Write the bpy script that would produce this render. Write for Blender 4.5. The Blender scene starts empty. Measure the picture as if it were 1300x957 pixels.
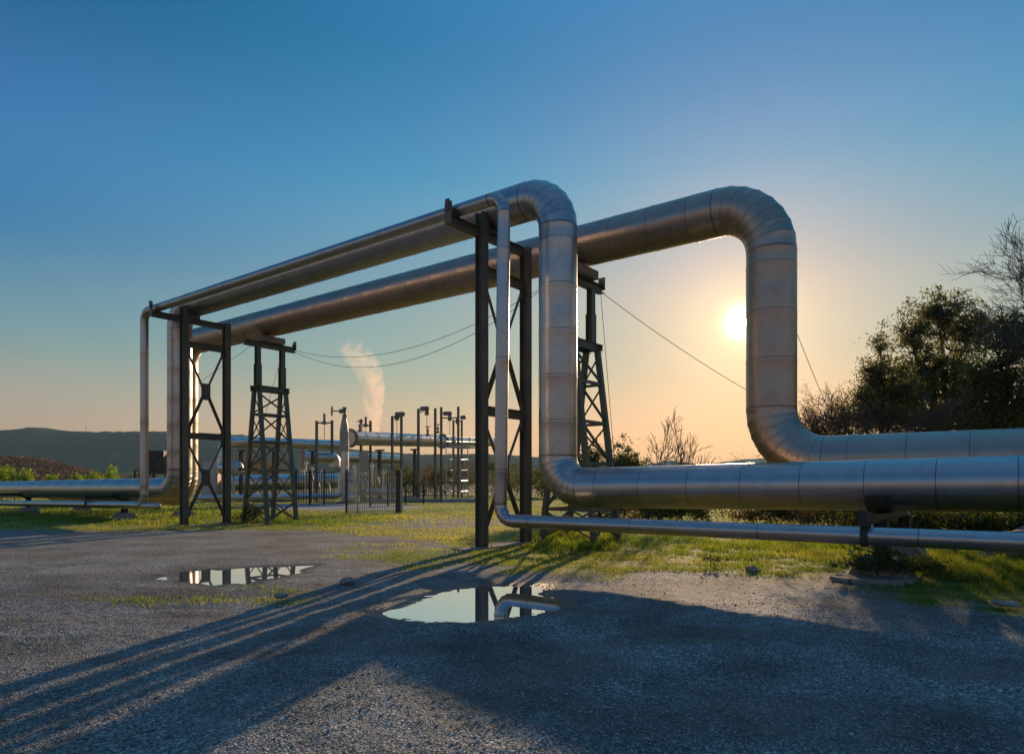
import bpy, bmesh, math, random
import numpy as np
from mathutils import Vector, Matrix
from mathutils import noise as mnoise

R_ = math.radians
scene = bpy.context.scene
COL = scene.collection
rng = random.Random(7)
nrg = np.random.default_rng(11)

# ------------------------------------------------------------------ camera
FPX, HOR, EYE = 872.2, 613.65, 1.5          # focal length in photo pixels, horizon row, eye height
cam = bpy.data.cameras.new('camera'); cam_o = bpy.data.objects.new('camera', cam); COL.objects.link(cam_o)
cam.sensor_width = 36; cam.lens = FPX / 1300 * 36
cam.shift_y = (HOR - 478.5) / 1300
cam.clip_start = .1; cam.clip_end = 20000
cam_o.location = (0, 0, EYE); cam_o.rotation_euler = (R_(90), 0, 0)
scene.camera = cam_o

def W(x, y, Y):
    return Vector(((x - 650) * Y / FPX, Y, EYE + (HOR - y) * Y / FPX))
def G(x, y, z=0.):
    Y = FPX * (EYE - z) / (y - HOR); return Vector(((x - 650) * Y / FPX, Y, 0))

# pipeline frame: a runs along the pipes towards the right/near, s across them towards the back
TH = .6539
D = Vector((math.cos(TH), -math.sin(TH), 0)); N = Vector((math.sin(TH), math.cos(TH), 0)); UP = Vector((0, 0, 1))
PL = Vector((-.7009, 15.9547, 0))
def P(s, a, z=0.): return PL + N * s + D * a + UP * z
def a_at(px, s):
    k = (px - 650) / FPX; o = PL + N * s
    return (k * o.y - o.x) / (D.x - k * D.y)

# ------------------------------------------------------------------ materials
def mat(name):
    m = bpy.data.materials.new(name); m.use_nodes = True
    nt = m.node_tree; b = nt.nodes['Principled BSDF']; return m, nt, b
def nd(nt, t, **k):
    n = nt.nodes.new(t)
    for a, v in k.items():
        if a.startswith('i_'): n.inputs[a[2:].replace('_', ' ')].default_value = v
        else: setattr(n, a, v)
    return n
def ramp(nt, src, stops, interp='LINEAR'):
    r = nt.nodes.new('ShaderNodeValToRGB'); r.color_ramp.interpolation = interp
    e = r.color_ramp.elements
    while len(e) < len(stops): e.new(.5)
    for q, (p, c) in zip(e, stops):
        q.position = p; q.color = (c[0], c[1], c[2], 1) if len(c) == 3 else c
    nt.links.new(src, r.inputs[0]); return r
def noise(nt, scale, detail=6, rough=.55, vec=None, dist=0):
    n = nt.nodes.new('ShaderNodeTexNoise'); n.inputs['Scale'].default_value = scale
    n.inputs['Detail'].default_value = detail; n.inputs['Roughness'].default_value = rough; n.inputs['Distortion'].default_value = dist
    if vec: nt.links.new(vec, n.inputs['Vector'])
    return n
def objco(nt, scale=(1, 1, 1)):
    t = nt.nodes.new('ShaderNodeTexCoord'); m = nt.nodes.new('ShaderNodeMapping'); m.inputs['Scale'].default_value = scale
    nt.links.new(t.outputs['Object'], m.inputs[0]); return m.outputs[0]
def bump(nt, h, b, strength, dist):
    n = nt.nodes.new('ShaderNodeBump'); n.inputs['Strength'].default_value = strength; n.inputs['Distance'].default_value = dist
    nt.links.new(h, n.inputs['Height']); nt.links.new(n.outputs[0], b.inputs['Normal']); return n
def mixc(nt, f, a, c, mode='MIX'):
    m = nt.nodes.new('ShaderNodeMix'); m.data_type = 'RGBA'; m.blend_type = mode
    for v, i in ((f, 0), (a, 6), (c, 7)):
        if isinstance(v, (int, float)): m.inputs[i].default_value = v
        elif isinstance(v, tuple): m.inputs[i].default_value = (*v, 1)
        else: nt.links.new(v, m.inputs[i])
    return m.outputs[2]
def math_(nt, op, a, b=0., c=None):
    m = nt.nodes.new('ShaderNodeMath'); m.operation = op
    for i, v in enumerate((a, b) if c is None else (a, b, c)):
        if isinstance(v, (int, float)): m.inputs[i].default_value = v
        else: nt.links.new(v, m.inputs[i])
    return m.outputs[0]

def metal_mat(name, col, rough, dirt=(.16, .13, .10), dirt_amt=.35, metallic=1.):
    m, nt, b = mat(name)
    at = nd(nt, 'ShaderNodeAttribute', attribute_name='sheet')
    co = objco(nt); n1 = noise(nt, 1.3, 8, .6, co); n2 = noise(nt, 9, 8, .65, co)
    n3 = noise(nt, 2.6, 8, .72, co, .6)
    base = mixc(nt, at.outputs['Fac'], tuple(c * .97 for c in col), tuple(min(1, c * 1.03) for c in col))
    dr = ramp(nt, n3.outputs[0], [(.45, (0, 0, 0)), (.8, (dirt_amt,) * 3)])
    b.inputs['Metallic'].default_value = metallic
    sm_ = nd(nt, 'ShaderNodeAttribute', attribute_name='seam')
    nt.links.new(mixc(nt, sm_.outputs['Fac'], mixc(nt, dr.outputs[0], base, dirt), (.22, .195, .175)), b.inputs['Base Color'])
    r = math_(nt, 'ADD', math_(nt, 'MULTIPLY', n2.outputs[0], .16), rough - .12)
    r = math_(nt, 'ADD', r, math_(nt, 'MULTIPLY', at.outputs['Fac'], .02))
    nt.links.new(r, b.inputs['Roughness'])
    h = math_(nt, 'ADD', n1.outputs[0], math_(nt, 'MULTIPLY', n2.outputs[0], .05))
    bump(nt, h, b, .3, .03)
    return m
def simple(name, c1, c2, scale=4, rough=.7, metallic=0., bs=.3, bd=.01, spec=.5):
    m, nt, b = mat(name); co = objco(nt)
    n = noise(nt, scale, 8, .6, co); n2 = noise(nt, scale * 7, 6, .6, co)
    f = ramp(nt, math_(nt, 'ADD', math_(nt, 'MULTIPLY', n.outputs[0], .7), math_(nt, 'MULTIPLY', n2.outputs[0], .3)), [(.35, c1), (.65, c2)])
    nt.links.new(f.outputs[0], b.inputs['Base Color'])
    b.inputs['Roughness'].default_value = rough; b.inputs['Metallic'].default_value = metallic
    b.inputs['Specular IOR Level'].default_value = spec
    bump(nt, n2.outputs[0], b, bs, bd); return m

M = {}
M['clad'] = metal_mat('aluminium_cladding', (.48, .445, .43), .39)
M['clad_b'] = metal_mat('dulled_flare_warm_cladding', (.48, .375, .30), .46, dirt_amt=.4)  # duller sheets, plus the warm flare veil put into their brown
M['clad_far'] = metal_mat('aged_cladding', (.6, .57, .54), .4, dirt_amt=.4)
M['steel'] = simple('weathered_steel', (.08, .08, .06), (.19, .135, .085), 1.6, .55, 0, .5, .006)
M['steel_flare_green'] = simple('flare_green_steel', (.065, .10, .07), (.16, .14, .09), 2.2, .5, 0, .4, .005)  # green cast of the lens flare put into the trestle steel colour
M['steel_rust'] = simple('rusty_steel', (.05, .035, .025), (.16, .08, .045), 3, .75)
M['galv'] = simple('galvanised_steel', (.33, .33, .33), (.5, .5, .5), 6, .45, .7, .1, .002)
M['concrete'] = simple('concrete', (.2, .17, .15), (.36, .3, .26), 3, .9, 0, .6, .02)
M['slab'] = simple('pale_slab', (.28, .26, .25), (.4, .37, .35), 1, .9)
M['rock'] = simple('rock', (.17, .15, .13), (.36, .33, .29), 3, .9, 0, .8, .04)
M['wire'] = simple('wire', (.06, .055, .05), (.1, .09, .08), 5, .6)
M['beige'] = simple('beige_paint', (.38, .27, .19), (.55, .42, .31), 6, .5)
M['dark'] = simple('dark_paint', (.025, .022, .02), (.07, .055, .045), 5, .6)
M['valve'] = simple('valve_paint', (.16, .12, .085), (.32, .24, .17), 8, .5)

def leaf_mat(name, c1, c2, trans=.45):
    m, nt, b = mat(name); nt.nodes.remove(b)
    at = nd(nt, 'ShaderNodeAttribute', attribute_name='tint')
    c = mixc(nt, at.outputs['Fac'], c1, c2)
    d = nd(nt, 'ShaderNodeBsdfDiffuse'); t = nd(nt, 'ShaderNodeBsdfTranslucent'); g = nd(nt, 'ShaderNodeBsdfGlossy'); g.inputs['Roughness'].default_value = .5
    g.inputs['Color'].default_value = (.5, .5, .5, 1)
    ct = mixc(nt, 1., c, (1.5, 1.45, .55), 'MULTIPLY')
    nt.links.new(c, d.inputs[0]); nt.links.new(ct, t.inputs[0])
    m1 = nd(nt, 'ShaderNodeMixShader'); m1.inputs[0].default_value = trans
    nt.links.new(d.outputs[0], m1.inputs[1]); nt.links.new(t.outputs[0], m1.inputs[2])
    m2 = nd(nt, 'ShaderNodeMixShader'); m2.inputs[0].default_value = .04
    nt.links.new(m1.outputs[0], m2.inputs[1]); nt.links.new(g.outputs[0], m2.inputs[2])
    nt.links.new(m2.outputs[0], nt.nodes['Material Output'].inputs[0]); return m
M['leaf_dark'] = leaf_mat('evergreen_leaf', (.075, .08, .038), (.19, .18, .08), .5)  # brownish tint carries the lens flare lying over the trees
M['leaf_mid'] = leaf_mat('shrub_leaf', (.05, .065, .022), (.12, .13, .045), .4)
M['leaf_bright'] = leaf_mat('young_leaf', (.12, .2, .03), (.25, .33, .05), .6)
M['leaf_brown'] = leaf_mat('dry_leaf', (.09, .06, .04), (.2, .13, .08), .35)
M['grass'] = leaf_mat('grass_blade', (.12, .18, .03), (.38, .36, .09), .58)
M['bark'] = simple('bark', (.05, .04, .032), (.12, .10, .08), 12, .9, 0, .6, .02)

# ------------------------------------------------------------------ objects
def tag(o, label=None, cat=None, group=None, kind=None):
    if label: o['label'] = label
    if cat: o['category'] = cat
    if group: o['group'] = group
    if kind: o['kind'] = kind
    return o
def thing(name, label, cat, loc=(0, 0, 0), group=None):
    o = bpy.data.objects.new(name, None); o.empty_display_size = .3; COL.objects.link(o); o.location = loc
    return tag(o, label, cat, group)
def link(name, me, material, parent=None):
    o = bpy.data.objects.new(name, me); COL.objects.link(o)
    if material: me.materials.append(material)
    if parent:
        o.parent = parent
        w = Vector((0, 0, 0)); q = parent
        while q: w += q.location; q = q.parent
        o.location = -w          # geometry is written in world coordinates
    return o

class MB:
    """collects geometry in world coordinates"""
    def __init__(s): s.v = []; s.f = []; s.at = []; s.se = []
    def add(s, vs, fs, a=.5, se=None):
        b = len(s.v); s.v += [tuple(v) for v in vs]; s.f += [tuple(b + i for i in f) for f in fs]; s.at += [a] * len(vs); s.se += se or [0.] * len(vs)
        return s
    def box(s, c, ax, ay, az, hx, hy, hz):
        c = Vector(c); vs = [c + ax * (hx * i) + ay * (hy * j) + az * (hz * k) for i in (-1, 1) for j in (-1, 1) for k in (-1, 1)]
        return s.add(vs, [(0, 1, 3, 2), (4, 6, 7, 5), (0, 4, 5, 1), (2, 3, 7, 6), (0, 2, 6, 4), (1, 5, 7, 3)])
    def abox(s, c, hx, hy, hz): return s.box(c, Vector((1, 0, 0)), Vector((0, 1, 0)), UP, hx, hy, hz)
    def pbox(s, s0, s1, a0, a1, z0, z1):
        return s.box(P((s0 + s1) / 2, (a0 + a1) / 2, (z0 + z1) / 2), N, D, UP, abs(s1 - s0) / 2, abs(a1 - a0) / 2, abs(z1 - z0) / 2)
    def frame(s, p0, p1, ref=UP):
        d = (Vector(p1) - Vector(p0)); L = d.length; d.normalize()
        if abs(d.dot(ref)) > .95: ref = N if abs(d.dot(N)) < .9 else D
        x = d.cross(ref).normalized(); y = x.cross(d).normalized(); return d, x, y, L
    def bar(s, p0, p1, w, h=None, ref=UP):
        h = h or w; d, x, y, L = s.frame(p0, p1, ref)
        return s.box((Vector(p0) + Vector(p1)) / 2, x, y, d, w / 2, h / 2, L / 2)
    def prof(s, p0, p1, pts, ref=UP):
        d, x, y, L = s.frame(p0, p1, ref); n = len(pts)
        vs = [Vector(q) + x * a + y * b for q in (p0, p1) for a, b in pts]
        fs = [(i, (i + 1) % n, n + (i + 1) % n, n + i) for i in range(n)] + [tuple(range(n))[::-1], tuple(range(n, 2 * n))]
        return s.add(vs, fs)
    def ibeam(s, p0, p1, w, h, ref=UP, t=.014, web=.01):
        a, b = w / 2, h / 2
        return s.prof(p0, p1, [(-a, -b), (a, -b), (a, -b + t), (web, -b + t), (web, b - t), (a, b - t), (a, b), (-a, b), (-a, b - t), (-web, b - t), (-web, -b + t), (-a, -b + t)], ref)
    def angle(s, p0, p1, w, ref=UP, t=.008):
        return s.prof(p0, p1, [(-w / 2, -w / 2), (w / 2, -w / 2), (w / 2, -w / 2 + t), (-w / 2 + t, -w / 2 + t), (-w / 2 + t, w / 2), (-w / 2, w / 2)], ref)
    def tube(s, pts, rad, n=12, caps=True, a=.5):
        pts = [Vector(p) for p in pts]; k = len(pts)
        if not hasattr(rad, '__len__'): rad = [rad] * k
        vs = []; x = None
        for i, p in enumerate(pts):
            t = (pts[min(i + 1, k - 1)] - pts[max(i - 1, 0)]).normalized()
            if x is None:
                x = t.orthogonal().normalized()
            x = (x - t * x.dot(t)).normalized(); y = t.cross(x)
            for j in range(n):
                q = 2 * math.pi * j / n; vs.append(p + (x * math.cos(q) + y * math.sin(q)) * rad[i])
        fs = [(i * n + j, i * n + (j + 1) % n, (i + 1) * n + (j + 1) % n, (i + 1) * n + j) for i in range(k - 1) for j in range(n)]
        if caps: fs += [tuple(range(n))[::-1], tuple(range((k - 1) * n, k * n))]
        return s.add(vs, fs, a)
    def rings(s, c, axis, prof, n=24, a=.5):
        """lathe: prof = [(distance along axis, radius)]"""
        axis = axis.normalized(); x = axis.orthogonal().normalized(); y = axis.cross(x); k = len(prof)
        vs = [Vector(c) + axis * h + (x * math.cos(2 * math.pi * j / n) + y * math.sin(2 * math.pi * j / n)) * r for h, r in prof for j in range(n)]
        fs = [(i * n + j, i * n + (j + 1) % n, (i + 1) * n + (j + 1) % n, (i + 1) * n + j) for i in range(k - 1) for j in range(n)]
        fs += [tuple(range(n))[::-1], tuple(range((k - 1) * n, k * n))]
        return s.add(vs, fs, a)
    def torus(s, c, axis, R, r, n=24, m=6):
        axis = axis.normalized(); x = axis.orthogonal().normalized(); y = axis.cross(x)
        pts = [Vector(c) + (x * math.cos(2 * math.pi * j / n) + y * math.sin(2 * math.pi * j / n)) * R for j in range(n + 1)]
        return s.tube(pts, r, m, caps=False)
    def build(s, name, material, parent=None, smooth=None, attr=None):
        me = bpy.data.meshes.new(name); me.from_pydata([tuple(v) for v in s.v], [], s.f); me.update()
        if attr:
            at = me.attributes.new(attr, 'FLOAT', 'POINT'); at.data.foreach_set('value', s.at)
            if any(s.se): at = me.attributes.new('seam', 'FLOAT', 'POINT'); at.data.foreach_set('value', s.se)
        if smooth is not None:
            me.polygons.foreach_set('use_smooth', [True] * len(me.polygons)); me.set_sharp_from_angle(angle=R_(smooth))
        return link(name, me, material, parent)

# ------------------------------------------------------------------ clad pipes
def clad_run(p0, p1, R, sheet=1.0, seg=48, off=0., lap=.0045, seam_side=None, cap0=False, cap1=False):
    """sheets of cladding with laps and longitudinal seams"""
    mb = MB(); p0, p1 = Vector(p0), Vector(p1); d = p1 - p0; L = d.length; d.normalize()
    ref = UP if abs(d.z) < .8 else D
    x = d.cross(ref).normalized(); y = x.cross(d).normalized()
    cuts = [0.]; t = off if off > .15 else sheet
    while t < L - .12: cuts.append(t); t += sheet * rng.uniform(.98, 1.02)
    cuts.append(L)
    for k in range(len(cuts) - 1):
        a, b = cuts[k], cuts[k + 1]; ang0 = rng.uniform(-.04, .04); at = rng.random()
        tilt = [rng.uniform(-.0012, .0012) for _ in range(4)]
        prof = [(a - (.03 if k else 0), R + lap), (a + .012, R + lap + .001), (a + .03, R + (.0015 if k else 0))]
        m = max(2, int((b - a) / .34)); prof += [(a + .03 + (b - a - .03) * j / m, R + rng.uniform(-.0012, .0012)) for j in range(1, m)]
        prof += [(b - .05, R), (b - .046, R - .0003), (b, R - .0003)]
        seam = [0.] * (len(prof) - 2) + [1., 1.]
        vs = []; rr = [rng.uniform(-1, 1) for _ in range(6)]
        for h, r in prof:
            for j in range(seg):
                q = 2 * math.pi * j / seg
                w = .0011 * (math.sin(2 * q + rr[0] * 3 + h) * rr[1] + math.sin(3 * q + rr[2] * 3 - h * 1.7) * rr[3] + .6 * math.sin(5 * q + rr[4] * 3 + 2 * h) * rr[5]) * (R / .4)
                vs.append(p0 + d * h + (x * math.cos(q) + y * math.sin(q)) * (r + w) + x * tilt[0] + y * tilt[1])
        n = len(prof)
        fs = [(i * seg + j, i * seg + (j + 1) % seg, (i + 1) * seg + (j + 1) % seg, (i + 1) * seg + j) for i in range(n - 1) for j in range(seg)]
        mb.add(vs, fs, at, [q_ for q_ in seam for _ in range(seg)])
        # longitudinal lap joint
        q0 = (R_(200) if seam_side is None else R_(seam_side)) + rng.uniform(-.12, .12)
        wq = .02 / R
        sv = []
        for h in (a + .02, b - .005):
            for dq, rr_ in ((-wq, R), (-wq, R + .005), (wq, R + .0065), (wq, R)):
                q = q0 + dq; sv.append(p0 + d * h + (x * math.cos(q) + y * math.sin(q)) * rr_)
        mb.add(sv, [(0, 1, 5, 4), (1, 2, 6, 5), (2, 3, 7, 6), (0, 3, 2, 1), (4, 5, 6, 7)], at)
    for flag, q, dd in ((cap0, p0, -d), (cap1, p1, d)):
        if flag: mb.rings(q, dd, [(-.02, R + .006), (.012, R + .006), (.03, R * .8), (.045, R * .3)], 32)
    return mb
def clad_elbow(c, e0, e1, r, R, gores=7, seg=48, lap=.004, total=90):
    """c = bend centre; starts at c+e0*r heading e1, ends at c+e1*r"""
    mb = MB(); b = e0.cross(e1).normalized(); T = R_(total)
    for k in range(gores):
        f0, f1 = T * k / gores, T * (k + 1) / gores
        at = rng.random(); vs = []
        rows = [(f0 - .012, R + lap), (f0 + .012, R + lap), (f0 + .02, R), ((f0 + f1) / 2, R * .9985), (f1 - .012 - .034 * .4 / max(r, .5), R), (f1 - .012 - .03 * .4 / max(r, .5), R - .001), (f1, R - .001)]; sem = [0] * 5 + [1, 1]
        def ctr(f):  # chord interpolation keeps each gore straight
            g = min(max(f, f0), f1); u = (g - f0) / (f1 - f0)
            A = e0 * math.cos(f0) + e1 * math.sin(f0); B = e0 * math.cos(f1) + e1 * math.sin(f1)
            return A, B, u, f
        A = e0 * math.cos(f0) + e1 * math.sin(f0); B = e0 * math.cos(f1) + e1 * math.sin(f1)
        for f, rad in rows:
            u = (f - f0) / (f1 - f0)
            for j in range(seg):
                q = 2 * math.pi * j / seg
                pA = c + A * (r + rad * math.cos(q)) + b * rad * math.sin(q)
                pB = c + B * (r + rad * math.cos(q)) + b * rad * math.sin(q)
                vs.append(pA.lerp(pB, u))
        n = len(rows)
        fs = [(i * seg + j, i * seg + (j + 1) % seg, (i + 1) * seg + (j + 1) % seg, (i + 1) * seg + j) for i in range(n - 1) for j in range(seg)]
        mb.add(vs, fs, at, [float(q_) for q_ in sem for _ in range(seg)])
    return mb

def pipeline(name, label, s, R, Ht, Hl0, Hl1, a_n, a_f, r_tn, r_ln, r_tf, r_lf, slope_n=0., slope_f=0., gores=7, sheet=1., lean=0., extra=None, end_n=15., end_f=-34., stub=False, mt='clad'):
    root = thing(name, label, 'pipeline', P(s, a_n, 0), 'insulated pipelines over the gravel yard')
    sm = 20; M_ = M[mt]
    lz = lambda a, a0, H, sl: H + sl * (a - a0)
    # top run and its two elbows
    clad_run(P(s, a_f + r_tf, Ht), P(s, a_n - r_tn, Ht), R, sheet, off=.4, seam_side=195).build('overhead_run', M_, root, sm, 'sheet')
    e = clad_elbow(P(s, a_n - r_tn, Ht - r_tn), UP, D, r_tn, R, gores); e.build('upper_elbow', M_, root, sm, 'sheet')
    e = clad_elbow(P(s, a_f + r_tf, Ht - r_tf), -D, UP, r_tf, R, gores); e.build('upper_elbow', M_, root, sm, 'sheet')
    # risers
    lo = N * 0
    clad_run(P(s, a_n, Ht - r_tn), P(s, a_n, Hl0 + r_ln) + D * lean, R, sheet, off=sheet * .35, seam_side=250).build('riser', M_, root, sm, 'sheet')
    clad_run(P(s, a_f, Ht - r_tf), P(s, a_f, Hl1 + r_lf), R, sheet, off=sheet * .5, seam_side=250).build('riser', M_, root, sm, 'sheet')
    # lower elbows, runs
    sh = D * lean
    clad_elbow(P(s, a_n + r_ln, Hl0 + r_ln) + sh, -D, -UP, r_ln, R, gores).build('lower_elbow', M_, root, sm, 'sheet')
    clad_run(P(s, a_n + r_ln, Hl0) + sh, P(s, end_n, lz(end_n, a_n, Hl0, slope_n)), R, sheet, off=.5, seam_side=175).build('ground_run', M_, root, sm, 'sheet')
    if stub:
        clad_elbow(P(s, a_f - r_lf, Hl1 + r_lf), -UP, D, r_lf, R, gores).build('lower_elbow', M_, root, sm, 'sheet')
        clad_run(P(s, a_f + .02, Hl1 - .01), P(s, a_f + .95, Hl1 - .01), R * .9, 2, cap1=True).build('blanked_stub', M_, root, sm, 'sheet')
    else:
        clad_elbow(P(s, a_f - r_lf, Hl1 + r_lf), -UP, D, r_lf, R, gores).build('lower_elbow', M_, root, sm, 'sheet')
    clad_run(P(s, end_f, lz(end_f, a_f, Hl1, slope_f)), P(s, a_f - r_lf, Hl1), R, sheet * 1.6, off=.5, seam_side=175).build('ground_run', M_, root, sm, 'sheet')
    return root

SA, SC, SB = .4105, -.9027, 2.864
pipeA = pipeline('large_pipeline', 'silver clad pipeline of middle thickness whose riser stands just right of the front steel frame', SA, .4247, 7.916, 1.4055, 1.3, 1.846, -14.863, .78, .68, .75, .7, .0118, .006, 7)
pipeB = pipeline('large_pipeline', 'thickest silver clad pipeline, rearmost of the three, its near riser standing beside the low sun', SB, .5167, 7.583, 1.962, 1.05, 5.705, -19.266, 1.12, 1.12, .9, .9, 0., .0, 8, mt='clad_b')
pipeC = pipeline('small_pipeline', 'thin silver pipeline nearest the viewer, carried on the outer arms of the steel frames', SC, .136, 7.535, .7209, .73, 1.36, -14.749, .34, .33, .34, .33, 0., .012, 5, 2.3, lean=-.09, stub=True)

# ------------------------------------------------------------------ steel portal frames
def foot_plate(mb, c, w=.2):
    mb.box(c + UP * .012, N, D, UP, w, w, .012)
    for ax, ay in ((N, D), (-N, D), (D, N), (-D, N)):
        p = c + ax * .105; t = .006
        vs = [p - ay * t, p + ax * .085 - ay * t, p + UP * .22 - ay * t, p + ay * t, p + ax * .085 + ay * t, p + UP * .22 + ay * t]
        vs = [v + UP * .026 for v in vs]
        mb.add(vs, [(0, 1, 2), (3, 5, 4), (0, 3, 4, 1), (1, 4, 5, 2), (0, 2, 5, 3)])
    for i in (-1, 1):
        for j in (-1, 1):
            mb.rings(c + N * .16 * i + D * .16 * j + UP * .02, UP, [(0, .016), (.03, .016), (.031, .009), (.06, .009)], 6)
def portal(label, a0, spacing, tipL, base_label=None):
    root = thing('steel_frame', label, 'pipe frame', P(0, a0), 'steel frames carrying the pipes')
    s1 = spacing
    for k, s in enumerate((0, s1)):
        mb = MB().ibeam(P(s, a0, .03), P(s, a0, 7.78 if k == 0 else 7.44), .22, .22, D); o = mb.build('post', M['steel'], root)
        mb = MB(); foot_plate(mb, P(s, a0)); mb.build('base_plate', M['steel_rust'], o)
    MB().ibeam(P(-tipL, a0, 7.29), P(-.112, a0, 7.29), .16, .2).build('outer_arm', M['steel'], root)
    MB().ibeam(P(.112, a0, 7.29), P(s1 - .112, a0, 7.29), .16, .2).build('cross_beam', M['steel'], root)
    MB().box(P(-tipL - .012, a0, 7.43), D, UP, N, .1, .24, .012).box(P(-tipL - .04, a0, 7.60), D, UP, N, .05, .12, .02).build('end_stop', M['steel'], root)
    # saddles
    MB().box(P(SC, a0, 7.394), D, N, UP, .07, .1, .007).build('shoe', M['steel'], root)
    MB().box(P(SA, a0, 7.44), D, N, UP, .1, .12, .052).build('shoe', M['steel'], root)
    for z0, h in ((6.45, .22), (3.2, .22)):
        MB().ibeam(P(.112, a0, z0), P(s1 - .112, a0, z0), .14, h).build('cross_beam', M['steel'], root)
    for zb, zt in ((3.32, 6.33), (.35, 3.08)):
        zc = (zb + zt) / 2 ; c = P(s1 / 2, a0, zc)
        g = MB().box(c, N, UP, D, .17, .3, .008)
        for ss in (-1, 1):
            for zz in (-1, 1):
                MB().box(P(s1 / 2 + ss * (s1 / 2 - .17), a0, zc + zz * ((zt - zb) / 2 - .1)), N, UP, D, .06, .13, .007).build('gusset_plate', M['steel'], root)
        g.build('centre_plate', M['steel'], root)
        for ss in (-1, 1):
            for zz in (-1, 1):
                m_ = MB(); p1 = P(s1 / 2 + ss * (s1 / 2 - .12), a0 - .02, zc + zz * ((zt - zb) / 2 - .05)); p0 = P(s1 / 2 + ss * .08, a0 - .02, zc + zz * .12)
                m_.angle(p0, p1, .085, D); m_.build('brace', M['steel'], root)
    return root
portal('tall dark steel frame on the near concrete strip, in front of the sunlit grass', 0., 1.72, 1.13)
aF = (Vector((-11.5814, 24.3276, 0)) - PL).dot(D)
portal('dark steel frame beside the left risers, standing on the verge of the gravel', aF, 1.6, 1.13)

# ------------------------------------------------------------------ lattice trestles under the thick pipeline
def trestle(label, px):
    a0 = a_at(px, SB)
    root = thing('lattice_trestle', label, 'trestle', P(SB, a0), 'lattice trestles under the thickest pipeline')
    wb, wt, Hp = .78, .17, 4.98
    def c(i, j, z): w = wb + (wt - wb) * z / Hp; return P(SB + i * (.62 - .06 * z / Hp), a0 + j * w, z)
    for i in (-1, 1):
        for j in (-1, 1):
            MB().angle(c(i, j, 0), c(i, j, Hp), .13, N, .014).ibeam(c(i, j, .0) , c(i, j, .04), .24, .24, D, .1, .1).build('leg', M['steel_flare_green'], root)
    lev = [.85, 2.0, 3.05, 4.08]
    for z in lev:
        mb = MB(); q = [c(-1, -1, z), c(1, -1, z), c(1, 1, z), c(-1, 1, z)]
        for k in range(4): mb.angle(q[k], q[(k + 1) % 4], .075, UP, .009)
        mb.build('tie_ring', M['steel_flare_green'], root)
    zz = [.08] + lev + [Hp - .1]
    for k in range(5):
        for f in range(4):
            ci = [(-1, -1), (1, -1), (1, 1), (-1, 1)]; A, B = ci[f], ci[(f + 1) % 4]
            MB().angle(c(*A, zz[k] + .05), c(*B, zz[k + 1] - .05), .05, UP, .007).build('cross_brace', M['steel_flare_green'], root)
            if (f % 2 == 1 and k < 4) or k == 0: MB().angle(c(*B, zz[k] + .05), c(*A, zz[k + 1] - .05), .05, UP, .007).build('cross_brace', M['steel_flare_green'], root)
    mb = MB()
    for j in (-1, 1): mb.ibeam(P(SB - .72, a0 + j * .17, Hp + .07), P(SB + .72, a0 + j * .17, Hp + .07), .1, .2)
    for i in (-1, 1): mb.ibeam(P(SB + i * .6, a0 - .3, Hp + .07), P(SB + i * .6, a0 + .3, Hp + .07), .1, .15)
    mb.build('platform_beams', M['steel_flare_green'], root)
    for i in (-1, 1):
        MB().ibeam(P(SB + i * .52, a0, Hp + .15), P(SB + i * .52, a0, 5.95), .22, .2, D).ibeam(P(SB + i * .52, a0, 5.95), P(SB + i * .52, a0, 6.6), .17, .17, D).build('upper_post', M['steel_flare_green'], root)
    MB().ibeam(P(SB - 1.08, a0, 6.7), P(SB + 1.08, a0, 6.7), .2, .2).build('head_beam', M['steel_flare_green'], root)
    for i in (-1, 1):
        MB().box(P(SB + i * 1.08, a0, 6.87), N, D, UP, .012, .1, .17).box(P(SB + i * 1.02, a0, 6.86), N, D, UP, .05, .008, .055).build('end_stop', M['steel_flare_green'], root)
    MB().box(P(SB, a0, 6.92), N, D, UP, .5, .24, .11).build('saddle_block', M['concrete'], root)
    return root, a0
_, aT1 = trestle('dark lattice trestle right behind the near riser, a bush at its foot', 737)
_, aT2 = trestle('far lattice trestle standing on the grass before the distant valves', 343)

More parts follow.
